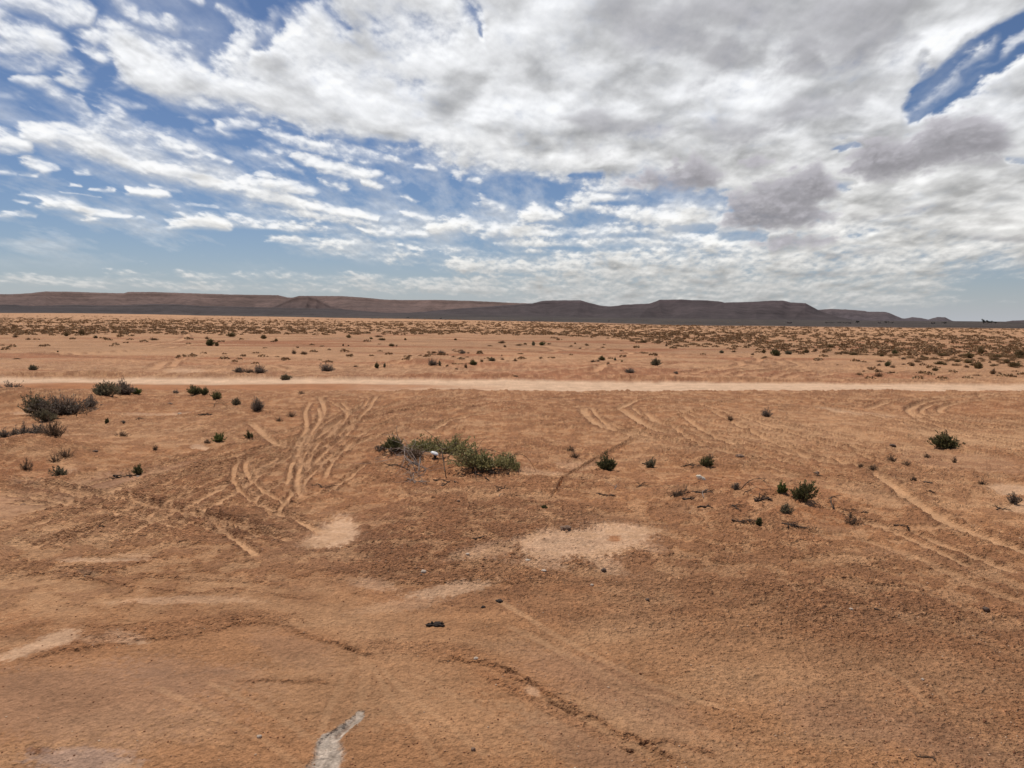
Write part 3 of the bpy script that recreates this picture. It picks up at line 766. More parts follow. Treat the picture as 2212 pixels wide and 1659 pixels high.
# ------------------------------------------------------------------ hills
def hill_range(name, sky_pts, D, run, mat, back=900.0, cliff=.16, steps=((.62, .03),), gully=(260.0, .30), u_pad=0, seed=0, du=1.6, dlt=0.0):
    P = np.array(sky_pts, float)
    us = np.arange(P[0, 0], P[-1, 0] + .1, du)
    vs = np.interp(us, P[:, 0], P[:, 1])
    vs = vs + .45 * pn(us * .11, us * 0, seed) + .25 * pn(us * .35, us * 0, seed + 1)
    n = len(us)
    dirs = np.array([ray(a, b) for a, b in zip(us, vs)])
    hz = np.hypot(dirs[:, 0], dirs[:, 1])
    tn = dirs[:, 2] / hz; dx, dy = dirs[:, 0] / hz, dirs[:, 1] / hz
    arc = np.arctan2(dx, dy) * D
    Dc = D * (1 + dlt * pn(arc / 1500.0, arc * 0 + 1.5, seed + 2))
    zc = CAM_H + Dc * tn
    z0 = -(D - 3000) * 0.00012 - 6
    H = np.maximum(zc - z0, 1.0)
    s_f = np.concatenate([np.linspace(-.25, 1 - cliff, 26), np.linspace(1 - cliff, 1, 9)[1:]])
    gl, ga = gully
    pos, zz = [], []
    for s in s_f:
        sc = max(s, 0)
        prof = (sc / (1 - cliff)) ** 1.55 * .80 if s <= 1 - cliff else .80 + .20 * ((s - 1 + cliff) / cliff) ** .45
        for s0, hh in steps:
            prof += hh * (1 / (1 + math.exp(-(s - s0) * 60)) - s)
        if s < 0: prof = s * .1
        g = 1 - np.abs(pn(arc / gl, np.full(n, s * .6 + 3.1), seed + 5)) * 2.2
        g2 = 1 - np.abs(pn(arc / (gl * .37), np.full(n, s * 1.1 + 7.7), seed + 6)) * 2.2
        wv = pn(arc / (gl * 5), np.full(n, s * .3), seed + 8)
        env = max(0.0, 1 - sc ** 3)
        d = Dc - run * (1 - s) - run * env * (ga * g + ga * .4 * g2 + .55 * wv)
        z = z0 + H * (prof + env * sc * .35 * (ga * (g - .4) + ga * .5 * (g2 - .4)))
        pos.append(d); zz.append(z)
    for q in np.linspace(.08, 1, 6):
        pos.append(Dc + back * q); zz.append(z0 + H * (1 - .06 * q - .9 * max(0, q - .85) / .15))
    pos = np.array(pos); zz = np.array(zz)
    V = np.stack([pos * dx, pos * dy, zz], -1).reshape(-1, 3)
    m = len(pos)
    ii = (np.arange(m - 1)[:, None] * n + np.arange(n - 1)[None, :]).ravel()
    Q = np.stack([ii, ii + 1, ii + n + 1, ii + n], 1)
    return tag(link(name, quad_mesh(name, V, Q, mat, True)), kind="structure")


HM_BACK = hill_material("brown_scarp_rock", srgb(99, 81, 76) / 1.25, srgb(108, 87, 80) / 1.25, 170, .55)
HM_SPUR = hill_material("spur_rock", srgb(76, 66, 66) / 1.25, srgb(98, 78, 72) / 1.25, 150, .30)
HM_SHADE = hill_material("cloud_shaded_rock", srgb(68, 59, 57) / 1.25, srgb(67, 58, 57) / 1.25, 60, .42)  # cloud shadow over the foot hills, put into the rock colour
HM_MESA = hill_material("mesa_rock", srgb(70, 61, 61) / 1.25, srgb(78, 66, 67) / 1.25, 160, .5)
HM_FAR = hill_material("far_hill_rock", srgb(84, 75, 78) / 1.25, srgb(92, 80, 80) / 1.25, 150, .2)


def z1(*a): return [(x / 3.0, 604.8 + y / 3.0) for x, y in a]
def z2(*a): return [(737.3 + x / 3.0, 604.8 + y / 3.0) for x, y in a]
def z3(*a): return [(1474.7 + x / 3.0, 604.8 + y / 3.0) for x, y in a]


hill_range("plateau_hills", [(-1000, 640), (-700, 628), (-420, 630), (-260, 640), (-120, 634)] + z1((0, 92), (80, 92), (200, 85), (290, 74), (480, 76), (640, 82), (800, 86), (830, 77), (1000, 78), (1250, 86), (1500, 94), (1800, 98), (1860, 112), (1900, 114), (1960, 103), (2212, 104))
           + z2((130, 112), (280, 127), (400, 130), (640, 129), (860, 136), (1000, 142), (1100, 148), (1240, 152), (1500, 190), (1700, 235)),
           6600, 1500, HM_BACK, 1500, .12, ((.55, .05), (.75, .05)), (420.0, .16), seed=3)
hill_range("promontory_hills", z1((1690, 215), (1760, 178), (1830, 146), (1890, 116), (1940, 103), (2000, 104), (2050, 116), (2090, 140), (2140, 168), (2212, 184)) + z2((60, 200), (200, 225)),
           5700, 750, HM_SPUR, 700, .14, ((.6, .05),), (240.0, .22), seed=12)
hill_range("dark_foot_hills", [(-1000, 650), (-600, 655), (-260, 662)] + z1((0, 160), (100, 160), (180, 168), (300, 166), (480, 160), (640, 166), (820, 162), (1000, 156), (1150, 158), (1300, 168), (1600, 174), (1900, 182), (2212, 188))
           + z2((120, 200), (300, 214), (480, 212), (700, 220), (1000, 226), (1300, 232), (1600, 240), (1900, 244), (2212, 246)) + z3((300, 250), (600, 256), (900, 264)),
           4300, 700, HM_SHADE, 900, .10, ((.5, .05),), (200.0, .24), seed=21)
hill_range("mesa_hills", z2((420, 215), (700, 190), (1000, 168), (1150, 158), (1240, 151), (1290, 138), (1325, 133), (1430, 132), (1550, 131), (1600, 146), (1680, 166), (1730, 171), (1780, 168), (1830, 160), (2000, 152), (2040, 138), (2062, 128), (2212, 126))
           + z3((60, 130), (160, 132), (250, 140), (270, 146), (480, 140), (560, 134), (650, 133), (700, 145), (795, 150), (830, 168), (870, 190), (930, 214), (1010, 238), (1100, 256)),
           5400, 900, HM_MESA, 1300, .15, ((.52, .05), (.72, .04)), (330.0, .2), seed=33)
hill_range("low_right_hills", z3((760, 240), (880, 193), (960, 187), (1060, 191), (1180, 200), (1195, 205), (1310, 206), (1345, 216), (1420, 248), (1440, 250), (1490, 240), (1550, 247), (1590, 256), (1650, 240), (1700, 241), (1745, 264), (1790, 270)),
           8200, 900, HM_FAR, 1200, .14, ((.6, .05),), (350.0, .2), seed=44)
hill_range("edge_hills", z3((1980, 276), (2080, 271), (2140, 263), (2212, 260), (2400, 252), (2700, 258), (3300, 250), (4200, 262)), 5000, 500, HM_SPUR, 700, .12, ((.6, .05),), (220.0, .2), seed=51)
hill_range("horizon_hills", [(-400, 674)] + z3((1400, 262), (1700, 266), (1900, 268), (2100, 270), (2300, 271), (2800, 273), (4500, 275)), 12000, 1200, HM_FAR, 1500, .14, (), (500.0, .2), seed=57, du=3.0)

# ------------------------------------------------------------------ sky: Nishita daylight with a broken cloud deck
SUN_EL, SUN_AZ = math.radians(64), math.radians(-28)     # azimuth from +Y, negative to the left
AZR, EL0, EL1 = 52.0, -1.5, 40.0
SW, SH = 3000, 1240
az = np.radians((np.arange(SW) + .5) / SW * 2 * AZR - AZR)[None, :]
el = np.radians((np.arange(SH) + .5) / SH * (EL1 - EL0) + EL0)[:, None]
dX = np.cos(el) * np.sin(az); dY = np.cos(el) * np.cos(az); dZ = np.sin(el) + 0 * az
# traced coordinates of every sky direction (the cloud outlines were traced from one picture of this sky)
Ri = R.T
cxx = Ri[0, 0] * dX + Ri[0, 1] * dY + Ri[0, 2] * dZ
cyy = Ri[1, 0] * dX + Ri[1, 1] * dY + Ri[1, 2] * dZ
czz = np.maximum(-(Ri[2, 0] * dX + Ri[2, 1] * dY + Ri[2, 2] * dZ), .05)
U = (CX + F * cxx / czz).astype(np.float32); Vv = (CY - F * cyy / czz).astype(np.float32)
zz = np.maximum(dZ, 0.0) + .20
PX = dX / zz; PY = dY / zz                                # the cloud deck as a plane overhead, its towers foreshortened less than a sheet
PXr = PX * .985 - PY * .12; PYr = (PY * .985 + PX * .12) * .62   # its streets run away from the viewer
q1 = fbm(PXr * 4.0, PYr * 4.0, 4, 91); q2 = fbm(PXr * 4.0, PYr * 4.0, 4, 97)
nS = fbm(PXr * 5.2 + .10 * q1, PYr * 5.2 + .10 * q2, 8, 81, .54)
nF = fbm(PXr * 22 + .35 * q1, PYr * 22 + .35 * q2, 6, 101, .54)          # ragged wisps
nT = fbm(PXr * 5.5 + .2 * q2, PYr * 7.5 + .2 * q1, 6, 121, .48)          # light and shade in the deck
zq = np.maximum(dZ, 0.0) + .45
bil = np.abs(fbm(dX / zq * 26 + .25 * q1, dY / zq * 22 + .25 * q2, 5, 131, .55)) * 2 - .5    # heaped forms
WU = U + 20 * q1 + 14 * nF; WV = Vv + (12 * q2 + 8 * nF) * np.clip(1.25 - Vv / 560, .25, 1)


def sky_box(p, pad):
    p = np.array(p, float)
    m = (U > p[:, 0].min() - pad) & (U < p[:, 0].max() + pad) & (Vv > p[:, 1].min() - pad) & (Vv < p[:, 1].max() + pad)
    i = np.where(m.any(1))[0]; j = np.where(m.any(0))[0]
    if len(i) == 0: return None
    return slice(i[0], i[-1] + 1), slice(j[0], j[-1] + 1)


def stroke(A, pts, val, asp=1.0, soft=1.0):
    """raise the cloud cover along a traced line of (u, v, half-thickness)"""
    r0 = max(p[2] for p in pts); w = sky_box(pts, r0 * 3 + 60)
    if w is None: return
    x, y = WU[w], WV[w]; best = np.zeros(x.shape, np.float32)
    if len(pts) == 1: pts = [pts[0], (pts[0][0] + .01, pts[0][1], pts[0][2])]
    for (x0, y0, a), (x1, y1, b) in zip(pts[:-1], pts[1:]):
        ex, ey = x1 - x0, y1 - y0; l2 = ex * ex + ey * ey
        t = np.clip(((x - x0) * ex + (y - y0) * ey) / l2, 0, 1)
        d2 = (((x - x0 - t * ex) / asp) ** 2 + (y - y0 - t * ey) ** 2) / (a + (b - a) * t) ** 2
        best = np.maximum(best, np.exp(-(d2 * .40) ** soft))
    if val > 0: A[w] = np.maximum(A[w], best * val)
    else: A[w] = A[w] * (1 + val * best)


def poly(A, pts, val, soft=30.0):
    w = sky_box(pts, soft * 2 + 60)
    if w is None: return
    x, y = WU[w], WV[w]
    ins = np.zeros(x.shape, bool); dm = np.full(x.shape, 1e9, np.float32)
    n = len(pts)
    for k in range(n):
        x0, y0 = pts[k]; x1, y1 = pts[(k + 1) % n]
        ex, ey = x1 - x0, y1 - y0
        if y0 != y1:
            ins ^= ((y0 > y) != (y1 > y)) & (x < (x1 - x0) * (y - y0) / (y1 - y0) + x0)
        t = np.clip(((x - x0) * ex + (y - y0) * ey) / (ex * ex + ey * ey), 0, 1)
        dm = np.minimum(dm, (x - x0 - t * ex) ** 2 + (y - y0 - t * ey) ** 2)
    sd = np.sqrt(dm) * np.where(ins, 1, -1)
    m = sstep(-soft, soft, sd)
    if val > 0: A[w] = np.maximum(A[w], m * val)
    else: A[w] = A[w] * (1 + val * m)


C = np.zeros(U.shape, np.float32)
C += .70 * sstep(900, 1250, U + 60 * q1) * sstep(540, 575, Vv) * (1 - sstep(655, 690, Vv)) * (1 - .6 * sstep(1950, 2100, U) * sstep(590, 620, Vv))
poly(C, [(170, 60), (210, 45), (260, 60), (330, 78), (415, 95), (455, 118), (500, 105), (540, 80), (575, 25), (640, 10), (700, -10), (730, -120), (2700, -120), (2700, 620), (2212, 560), (1900, 500), (1640, 480), (1560, 420), (1420, 380), (1290, 398), (1200, 385), (1106, 368), (1010, 365), (960, 345),
         (900, 318), (850, 325), (700, 292), (560, 262), (500, 240), (400, 232), (320, 205), (240, 180), (195, 115)], 1.0, 48)
for pts, val, asp in [
    ([(180, 260, 20), (330, 290, 30), (430, 330, 20)], .44, 1.5), ([(200, 200, 18), (260, 250, 16)], .5, 1.2), ([(300, 40, 14), (380, 60, 16)], .5, 1.2), ([(470, 20, 8), (540, 60, 10), (600, 40, 10)], .48, 1.2), ([(660, 20, 12), (700, 40, 12)], .6, 1),
    ([(700, 320, 12), (800, 345, 14), (880, 350, 8)], .5, 1.4), ([(430, 280, 12), (540, 300, 14), (640, 330, 10)], .42, 1.6), ([(240, 320, 16), (400, 360, 18), (520, 390, 14)], .5, 1.5), ([(560, 440, 12), (680, 462, 14), (800, 480, 10)], .5, 1.8),
    ([(380, 470, 10), (520, 475, 12), (700, 500, 14), (900, 530, 16)], .42, 2.2), ([(700, 540, 14), (900, 560, 16), (1000, 590, 16)], .45, 2.4), ([(0, 40, 30), (40, 70, 30)], .55, 1), ([(-30, 200, 16), (40, 205, 14)], .42, 1.5), ([(110, 110, 18), (160, 150, 16)], .5, 1),
    ([(950, 622, 12), (1300, 628, 14), (1700, 622, 16), (2000, 612, 12)], .72, 3), ([(1300, 590, 18), (1800, 585, 24), (2212, 575, 20)], .78, 2.5), ([(600, 590, 10), (850, 615, 14), (1000, 630, 12)], .46, 3), ([(0, 604, 10), (300, 614, 12), (600, 618, 12), (950, 625, 12)], .52, 4), ([(250, 590, 6), (500, 598, 8), (800, 600, 10)], .44, 4),
    ([(840, 380, 6), (860, 390, 6)], .45, 1.4), ([(880, 425, 4), (900, 435, 4)], .45, 1.4), ([(1020, 385, 6), (1040, 392, 6)], .5, 1.5), ([(630, 250, 10), (700, 275, 12)], .6, 1.3),
    ([(20, -5, 22), (110, 5, 30), (185, 35, 18)], .8, 1), ([(235, -8, 14), (285, 25, 14), (300, 42, 6)], .65, 1), ([(405, -5, 8), (430, 8, 7)], .5, 1), ([(555, 8, 8), (570, 15, 5)], .4, 1.5), ([(520, 5, 14), (545, 40, 10)], .35, 1.2),
    ([(375, 40, 8), (410, 62, 9), (450, 60, 8)], .35, 1.3), ([(0, 85, 40), (70, 90, 40), (100, 110, 30)], .62, 1), ([(0, 130, 18), (70, 140, 18)], .6, 1), ([(20, 60, 20), (120, 75, 14)], .4, 1),
    ([(30, 170, 9), (85, 185, 14), (130, 215, 14), (170, 235, 12), (190, 250, 6)], .62, 1), ([(130, 165, 14), (200, 180, 16)], .6, 1.1), ([(215, 205, 12), (270, 225, 12), (310, 230, 8)], .5, 1.1),
    ([(225, 235, 12), (300, 262, 12)], .42, 1.2), ([(320, 265, 8), (380, 282, 9)], .45, 1.2), ([(395, 247, 6), (440, 264, 6)], .6, 1.3), ([(60, 232, 3), (100, 252, 4)], .35, 1.4),
    ([(-60, 292, 18), (0, 300, 18), (60, 312, 12)], .8, 1), ([(50, 285, 14), (140, 292, 20), (210, 318, 18), (280, 350, 15), (350, 368, 13), (440, 388, 14), (500, 402, 14), (560, 420, 14), (640, 436, 12), (720, 455, 9), (810, 470, 6)], .86, 1),
    ([(520, 395, 14), (600, 402, 18), (670, 412, 12)], .8, 1.4), ([(60, 345, 12), (90, 360, 14), (115, 360, 8)], .7, 1.1), ([(165, 290, 12), (200, 300, 12)], .6, 1),
    ([(478, 272, 12), (550, 268, 10)], .75, 1.2), ([(570, 282, 9), (640, 302, 12), (760, 322, 11), (860, 345, 7)], .72, 1.1), ([(645, 335, 10), (700, 355, 12), (790, 372, 10), (820, 372, 6)], .72, 1.2),
    ([(535, 325, 8), (600, 345, 10), (650, 370, 8)], .5, 1.2), ([(450, 338, 6), (490, 350, 5)], .6, 1.4), ([(905, 357, 5), (942, 363, 5)], .7, 1.3), ([(790, 392, 5), (830, 406, 6)], .62, 1.3), ([(700, 388, 7), (750, 404, 6)], .45, 1.4),
    ([(165, 369, 6), (190, 371, 5)], .75, 1.4), ([(155, 400, 4), (175, 401, 3)], .6, 1.6), ([(205, 407, 4), (245, 409, 3)], .5, 1.6), ([(130, 417, 1.6), (225, 425, 1.3)], .55, 2), ([(278, 410, 6), (365, 417, 7)], .85, 1.3),
    ([(95, 440, 11), (150, 440, 12), (180, 455, 10)], .82, 1.1), ([(170, 455, 8), (220, 460, 7), (272, 466, 4)], .7, 1.3), ([(180, 475, 5), (200, 475, 4)], .5, 1.4), ([(290, 468, 4), (308, 470, 3)], .5, 1.4),
    ([(-20, 464, 4), (40, 456, 6), (75, 466, 4)], .55, 1.5), ([(-10, 372, 5), (30, 374, 5)], .55, 1.5), ([(45, 376, 4), (80, 382, 3)], .5, 1.5), ([(20, 430, 3), (55, 440, 3)], .5, 1.6), ([(35, 419, 3), (70, 428, 2)], .4, 1.6),
    ([(365, 486, 9), (410, 482, 10), (455, 480, 13), (490, 486, 10)], 1.0, 1.2), ([(485, 480, 7), (560, 486, 8), (650, 492, 6)], .62, 1.5), ([(590, 515, 7), (680, 522, 9), (800, 524, 7)], .55, 1.6), ([(800, 498, 12), (860, 500, 14), (915, 505, 9)], .78, 1.3),
    ([(930, 495, 11), (1000, 480, 14), (1050, 495, 14), (1110, 500, 10)], .8, 1.3), ([(880, 462, 6), (920, 470, 5)], .55, 1.4), ([(1042, 435, 9), (1080, 452, 8)], .68, 1.1), ([(1020, 448, 3), (1040, 470, 3)], .35, 1.3),
    ([(720, 455, 8), (800, 470, 6)], .5, 1.6), ([(410, 440, 4), (480, 446, 4)], .5, 1.6), ([(330, 400, 5), (400, 412, 5)], .45, 1.6),
    ([(1140, 462, 11), (1175, 456, 13), (1205, 465, 8)], .95, 1.1), ([(1225, 440, 14), (1290, 430, 16), (1380, 458, 22), (1470, 470, 22), (1560, 480, 16)], .82, 1.3), ([(1280, 405, 10), (1400, 400, 14)], .72, 1.3),
    ([(1080, 498, 8), (1200, 500, 10), (1330, 495, 12), (1500, 505, 12), (1600, 520, 8)], .58, 1.8), ([(1080, 525, 7), (1250, 522, 9), (1400, 525, 9), (1560, 530, 8)], .58, 2), ([(1110, 545, 6), (1300, 545, 7), (1500, 548, 6)], .5, 2.2),
    ([(960, 540, 8), (1060, 552, 12), (1130, 552, 8)], .5, 1.6), ([(1000, 570, 14), (1150, 575, 22), (1400, 570, 28), (1700, 560, 40), (2050, 540, 45), (2300, 530, 45)], .74, 2.5), ([(900, 610, 10), (1200, 608, 20), (1500, 605, 24), (1800, 600, 24), (1960, 600, 12)], .66, 3), ([(1500, 500, 22), (1700, 520, 40), (1900, 520, 50), (2212, 520, 50)], .85, 2),
    ([(1600, 500, 40), (1800, 480, 60), (2050, 470, 60), (2300, 460, 60)], .80, 1.5), ([(2000, 625, 4), (2040, 622, 6), (2075, 627, 4)], .7, 1.6), ([(2060, 650, 4), (2130, 648, 5), (2200, 652, 3)], .5, 2)]:
    stroke(C, pts, val, asp)
for pts, val, asp in [
    ([(2260, 60, 20), (2130, 130, 24), (2050, 185, 26), (1965, 240, 16)], -.33, 1), ([(2260, 15, 12), (2160, 60, 10), (2105, 100, 12), (2050, 148, 11), (1995, 190, 11), (1958, 228, 8)], -.74, 1), ([(2230, 95, 9), (2150, 150, 8), (2085, 190, 9), (2020, 232, 9), (1962, 258, 6)], -.72, 1.2), ([(2010, 120, 8), (1990, 150, 10)], -.4, 1), ([(2180, 60, 6), (2150, 120, 10), (2090, 165, 8)], -.6, 1), ([(1106, 405, 16), (1170, 420, 22), (1220, 420, 14)], -.75, 1.2), ([(1240, 378, 5), (1300, 378, 7)], -.7, 1.5), ([(1330, 440, 5), (1410, 440, 6)], -.6, 1.5), ([(1470, 494, 6), (1530, 496, 6)], -.85, 1.5),
    ([(1560, 510, 6), (1632, 514, 8)], -.9, 1.4), ([(1800, 326, 4), (1845, 316, 4)], -.8, 1.6), ([(1820, 400, 6), (1838, 404, 6)], -.8, 1.3), ([(2180, 345, 4), (2212, 345, 4)], -.6, 1.6),
    ([(215, 95, 10), (240, 120, 8), (220, 150, 8)], -.5, 1), ([(540, 110, 10), (590, 80, 12), (600, 50, 10)], -.5, 1), ([(470, 150, 5), (440, 130, 8)], -.4, 1.2),
    ([(560, 50, 30), (760, 40, 40), (960, 60, 40)], -.26, 1.2), ([(330, 110, 20), (450, 150, 22), (560, 170, 16)], -.20, 1.3), ([(820, 300, 14), (1000, 330, 14)], -.28, 1.6), ([(420, 215, 14), (620, 265, 14)], -.28, 1.6), ([(200, 120, 16), (260, 160, 16)], -.3, 1.2), ([(640, 130, 14), (760, 160, 16), (900, 190, 14)], -.16, 1.6), ([(280, 190, 8), (330, 215, 8)], -.5, 1.3), ([(520, 225, 8), (600, 250, 6)], -.5, 1.5), ([(1800, 300, 8), (1850, 295, 6)], -.3, 1.4), ([(2000, 190, 12), (1970, 235, 10)], -.4, 1), ([(800, 305, 6), (880, 310, 6)], -.5, 1.5), ([(1000, -5, 12), (1022, 25, 13), (1040, 55, 9), (1036, 75, 5)], -.62, 1), ([(700, 20, 8), (730, 45, 10), (748, 62, 6)], -.5, 1), ([(440, 60, 30), (470, 95, 18)], -.5, 1), ([(640, 270, 8), (560, 255, 6), (680, 300, 4)], -.4, 1.3),
    ([(230, 150, 14), (190, 205, 10)], -.55, 1), ([(330, 235, 8), (400, 240, 6)], -.5, 1.4), ([(1280, 440, 4), (1330, 442, 5)], -.6, 1.6), ([(1760, 385, 5), (1850, 395, 6)], -.3, 1.4), ([(2150, 620, 30)], -.7, 2)]:
    stroke(C, pts, val, asp)
G = np.zeros(U.shape, np.float32)           # how thick and shaded the cloud bases are
for pts, val, soft in [
    ([(1300, -20), (2010, -20), (2020, 60), (2010, 120), (1900, 160), (1760, 150), (1620, 185), (1490, 200), (1470, 130), (1350, 95), (1240, 40)], .62, 60), ([(1560, 60), (1780, 60), (1770, 150), (1600, 175), (1480, 195), (1500, 150)], .92, 40),
    ([(1480, 330), (1540, 255), (1700, 205), (1900, 200), (1850, 250), (1700, 270), (1660, 310), (1500, 335)], .60, 40), ([(1190, 260), (1300, 235), (1460, 270), (1450, 290), (1300, 300)], .62, 26), ([(1250, 315), (1340, 318), (1330, 350), (1260, 350)], .55, 20),
    ([(1330, 60), (1480, 30), (1490, 95), (1350, 110)], .5, 30), ([(1180, 220), (1300, 180), (1310, 220)], .35, 40), ([(560, 130), (640, 120), (620, 150)], .25, 26), ([(640, 160), (900, 140), (850, 190), (650, 195)], .22, 40), ([(1050, 280), (1100, 270), (1090, 330), (1060, 340)], .3, 26),
    ([(1640, 510), (1800, 505), (1810, 520), (1660, 530)], .55, 10), ([(1760, 545), (1930, 530), (1940, 548), (1790, 560)], .55, 10), ([(1830, 460), (2050, 430), (2060, 455), (1840, 480)], .5, 14), ([(2100, 505), (2240, 500), (2240, 530), (2110, 525)], .5, 12),
    ([(2020, 590), (2240, 550), (2240, 585), (2040, 605)], .45, 12), ([(1680, 590), (1900, 580), (1900, 596), (1700, 602)], .4, 8), ([(1380, 605), (1600, 598), (1600, 612), (1400, 615)], .3, 8), ([(2000, 470), (2212, 470), (2212, 490), (2000, 495)], .35, 12),
    ([(100, 300), (280, 330), (300, 345), (120, 315)], .3, 12), ([(540, 440), (680, 440), (660, 452), (560, 452)], .3, 8), ([(300, 240), (480, 260), (480, 300), (300, 290)], .2, 20), ([(1050, 500), (1130, 500), (1130, 520), (1050, 518)], .3, 8)]:
    poly(G, pts, val, soft)
DK = np.zeros(U.shape, np.float32)          # lower, darker heaps in front of the deck
for pts, soft in [
    ([(1568, 430), (1572, 412), (1602, 412), (1640, 392), (1688, 390), (1725, 368), (1772, 352), (1792, 372), (1822, 400), (1818, 425), (1765, 440), (1818, 462), (1800, 478), (1660, 498), (1545, 494), (1560, 472), (1580, 452)], 9),
    ([(1822, 372), (1845, 325), (1890, 290), (1960, 305), (2018, 250), (2105, 238), (2165, 262), (2192, 320), (2160, 345), (2010, 362), (1910, 388)], 14), ([(1440, 378), (1458, 342), (1490, 328), (1528, 345), (1562, 372), (1545, 402), (1455, 412), (1350, 402), (1400, 365)], 12),
    ([(1598, 345), (1640, 336), (1672, 348), (1640, 362), (1605, 360)], 6), ([(1625, 525), (1700, 505), (1810, 512), (1800, 525), (1660, 540)], 8)]:
    poly(DK, pts, 1.0, soft * 2.4 + 8)

# cover -> optical depth
den = 1.60 * C - .74 + .62 * sstep(.58, 1.02, C) + (1.05 * nS + .55 * nF + .22 * bil) * (1 - .35 * sstep(520, 650, Vv))
mack = sstep(440, 500, Vv) * sstep(950, 1200, U)
den = den + mack * .35 * fbm(PXr * 16, PYr * 16, 5, 141, .6)
tau = np.clip(den, 0, 2.0)
a1 = 1 - np.exp(-2.1 * tau ** 1.25)
thin = sstep(.20, .62, C + .28 * nS + .10 * nF) * (.50 + .3 * nF) * (C > .02)
a1 = 1 - (1 - a1) * (1 - np.clip(thin, 0, .6))
veil = np.clip(.16 + .75 * fbm(PXr * 3.0, PYr * 2.2, 7, 151, .62), 0, 1) * (.42 + .45 * sstep(150, 330, Vv)) * (1 - sstep(520, 600, Vv))
a1 = 1 - (1 - a1) * (1 - np.clip(veil, 0, .5))


def shift(a, dy, dx=0):
    return np.roll(np.roll(a, dy, 0), dx, 1)


KP = SW / 3000.0
rel = (den - shift(den, -int(7 * KP), int(2 * KP))) * .55 + (den - shift(den, -int(22 * KP), int(6 * KP))) * .35     # lit from above
nL = fbm(PXr * 4.4 + .16 * q1, PYr * 6.0 + .16 * q2, 4, 81, .45)
relL = (nL - shift(nL, -int(16 * KP), int(4 * KP))) * .9 + (nL - shift(nL, -int(40 * KP), int(10 * KP))) * .55
core_ = sstep(.72, 1, C)
rel = np.clip(rel * (1 - .62 * core_) + relL * core_ * .9, -.6, .6)
thick = np.clip(.40 * np.minimum(tau, 1.2) + 1.0 * nT - .16 + .26 * sstep(700, 1500, U) + .12 * C, 0, 1.3)
shade = 1.0 + .17 * rel - .22 * sstep(.25, 1.25, thick) + .02 * nF + .02 * bil * (1 - core_)
gmix = sstep(.12, .88, G * (1.0 + .9 * nL + .9 * nT) + .20 * nL * (G > .03))
white = np.array([.925, .930, .940])[None, None]; grey = np.array([.695, .695, .712])[None, None]
c1 = white * shade[..., None] * (1 - gmix[..., None]) + grey * (1.0 + .16 * rel + .18 * nT + .02 * nF)[..., None] * gmix[..., None]
warm = (np.clip((Vv - 250) / 350, 0, 1) * .03)[..., None]
c1 = c1 * (1 + warm * np.array([.6, 0.1, -1.0]))
low = sstep(500, 640, Vv)[..., None]
c1 = c1 * (1 - low * .14)
dk = DK * 1.5 - .34 + .30 * bil + .34 * nF + .30 * nS
da = sstep(.0, .95, dk)
drel = np.clip((dk - shift(dk, -int(12 * KP), int(3 * KP))) * .6 + (dk - shift(dk, -int(30 * KP), int(8 * KP))) * .5, -.6, .8)
c2 = np.array([.630, .620, .645])[None, None] * (1.06 + .20 * drel + .05 * bil + .02 * nF + .08 * nT - .14 * sstep(.3, 1.2, dk))[..., None]
c2 = c2 * (1 + .1 * low)
dA = da * .85
d3 = dA[..., None]
# heaps composited over the deck, premultiplied
alp = a1 + (1 - a1) * dA
rgbp = c1 * (a1 * (1 - dA))[..., None] + c2 * d3
# milky air low over the horizon, in front of everything
hz_ = np.clip(np.exp(-np.maximum(dZ, 0) / .045) * .90, 0, 1)
hv = hz_ * (1 - .5 * alp)
hcol = np.array([.712, .728, .758])[None, None]
rgbp = rgbp * (1 - hv)[..., None] + hcol * hv[..., None]
alp = 1 - (1 - alp) * (1 - hv)
rgbc = rgbp / np.maximum(alp, 1e-3)[..., None]
pix = np.ones((SH, SW, 4), np.float32)
pix[..., :3] = np.clip(rgbc, 0, 1); pix[..., 3] = np.clip(alp, 0, 1)
img = bpy.data.images.new("cloud_deck", SW, SH, alpha=True, float_buffer=False)
img.colorspace_settings.name = 'sRGB'
img.alpha_mode = 'CHANNEL_PACKED'
img.pixels.foreach_set(pix.ravel())
img.update()
img.pack()
del pix, rgbc, rgbp, c1, c2, U, Vv, WU, WV, PX, PY, nS, nF, nT, bil

world = bpy.data.worlds.new("World"); scene.world = world; world.use_nodes = True
nt = world.node_tree
bg = nt.nodes["Background"]
SKY_K = 0.068
bg.inputs["Strength"].default_value = SKY_K
sky = N(nt, "ShaderNodeTexSky", sky_type='NISHITA')
sky.sun_disc = False; sky.sun_elevation = SUN_EL; sky.sun_rotation = SUN_AZ
sky.altitude = 900; sky.air_density = 1.0; sky.dust_density = 0.6; sky.ozone_density = 3.0
tc = N(nt, "ShaderNodeTexCoord").outputs["Generated"]
sp = N(nt, "ShaderNodeSeparateXYZ"); nt.links.new(tc, sp.inputs[0])
azn = math_n(nt, 'ARCTAN2', sp.outputs[0], sp.outputs[1])
eln = math_n(nt, 'ARCSINE', sp.outputs[2])
un = math_n(nt, 'MULTIPLY_ADD', azn, 1 / math.radians(2 * AZR), 0.5)
vn = math_n(nt, 'MULTIPLY_ADD', eln, 1 / math.radians(EL1 - EL0), -EL0 / (EL1 - EL0))
vn = math_n(nt, 'MINIMUM', math_n(nt, 'MAXIMUM', vn, .002), .998)
un = math_n(nt, 'PINGPONG', un, 1.0)
cb = N(nt, "ShaderNodeCombineXYZ"); nt.links.new(un, cb.inputs[0]); nt.links.new(vn, cb.inputs[1])
ti = N(nt, "ShaderNodeTexImage", extension='EXTEND', interpolation='Cubic'); ti.image = img
nt.links.new(cb.outputs[0], ti.inputs[0])
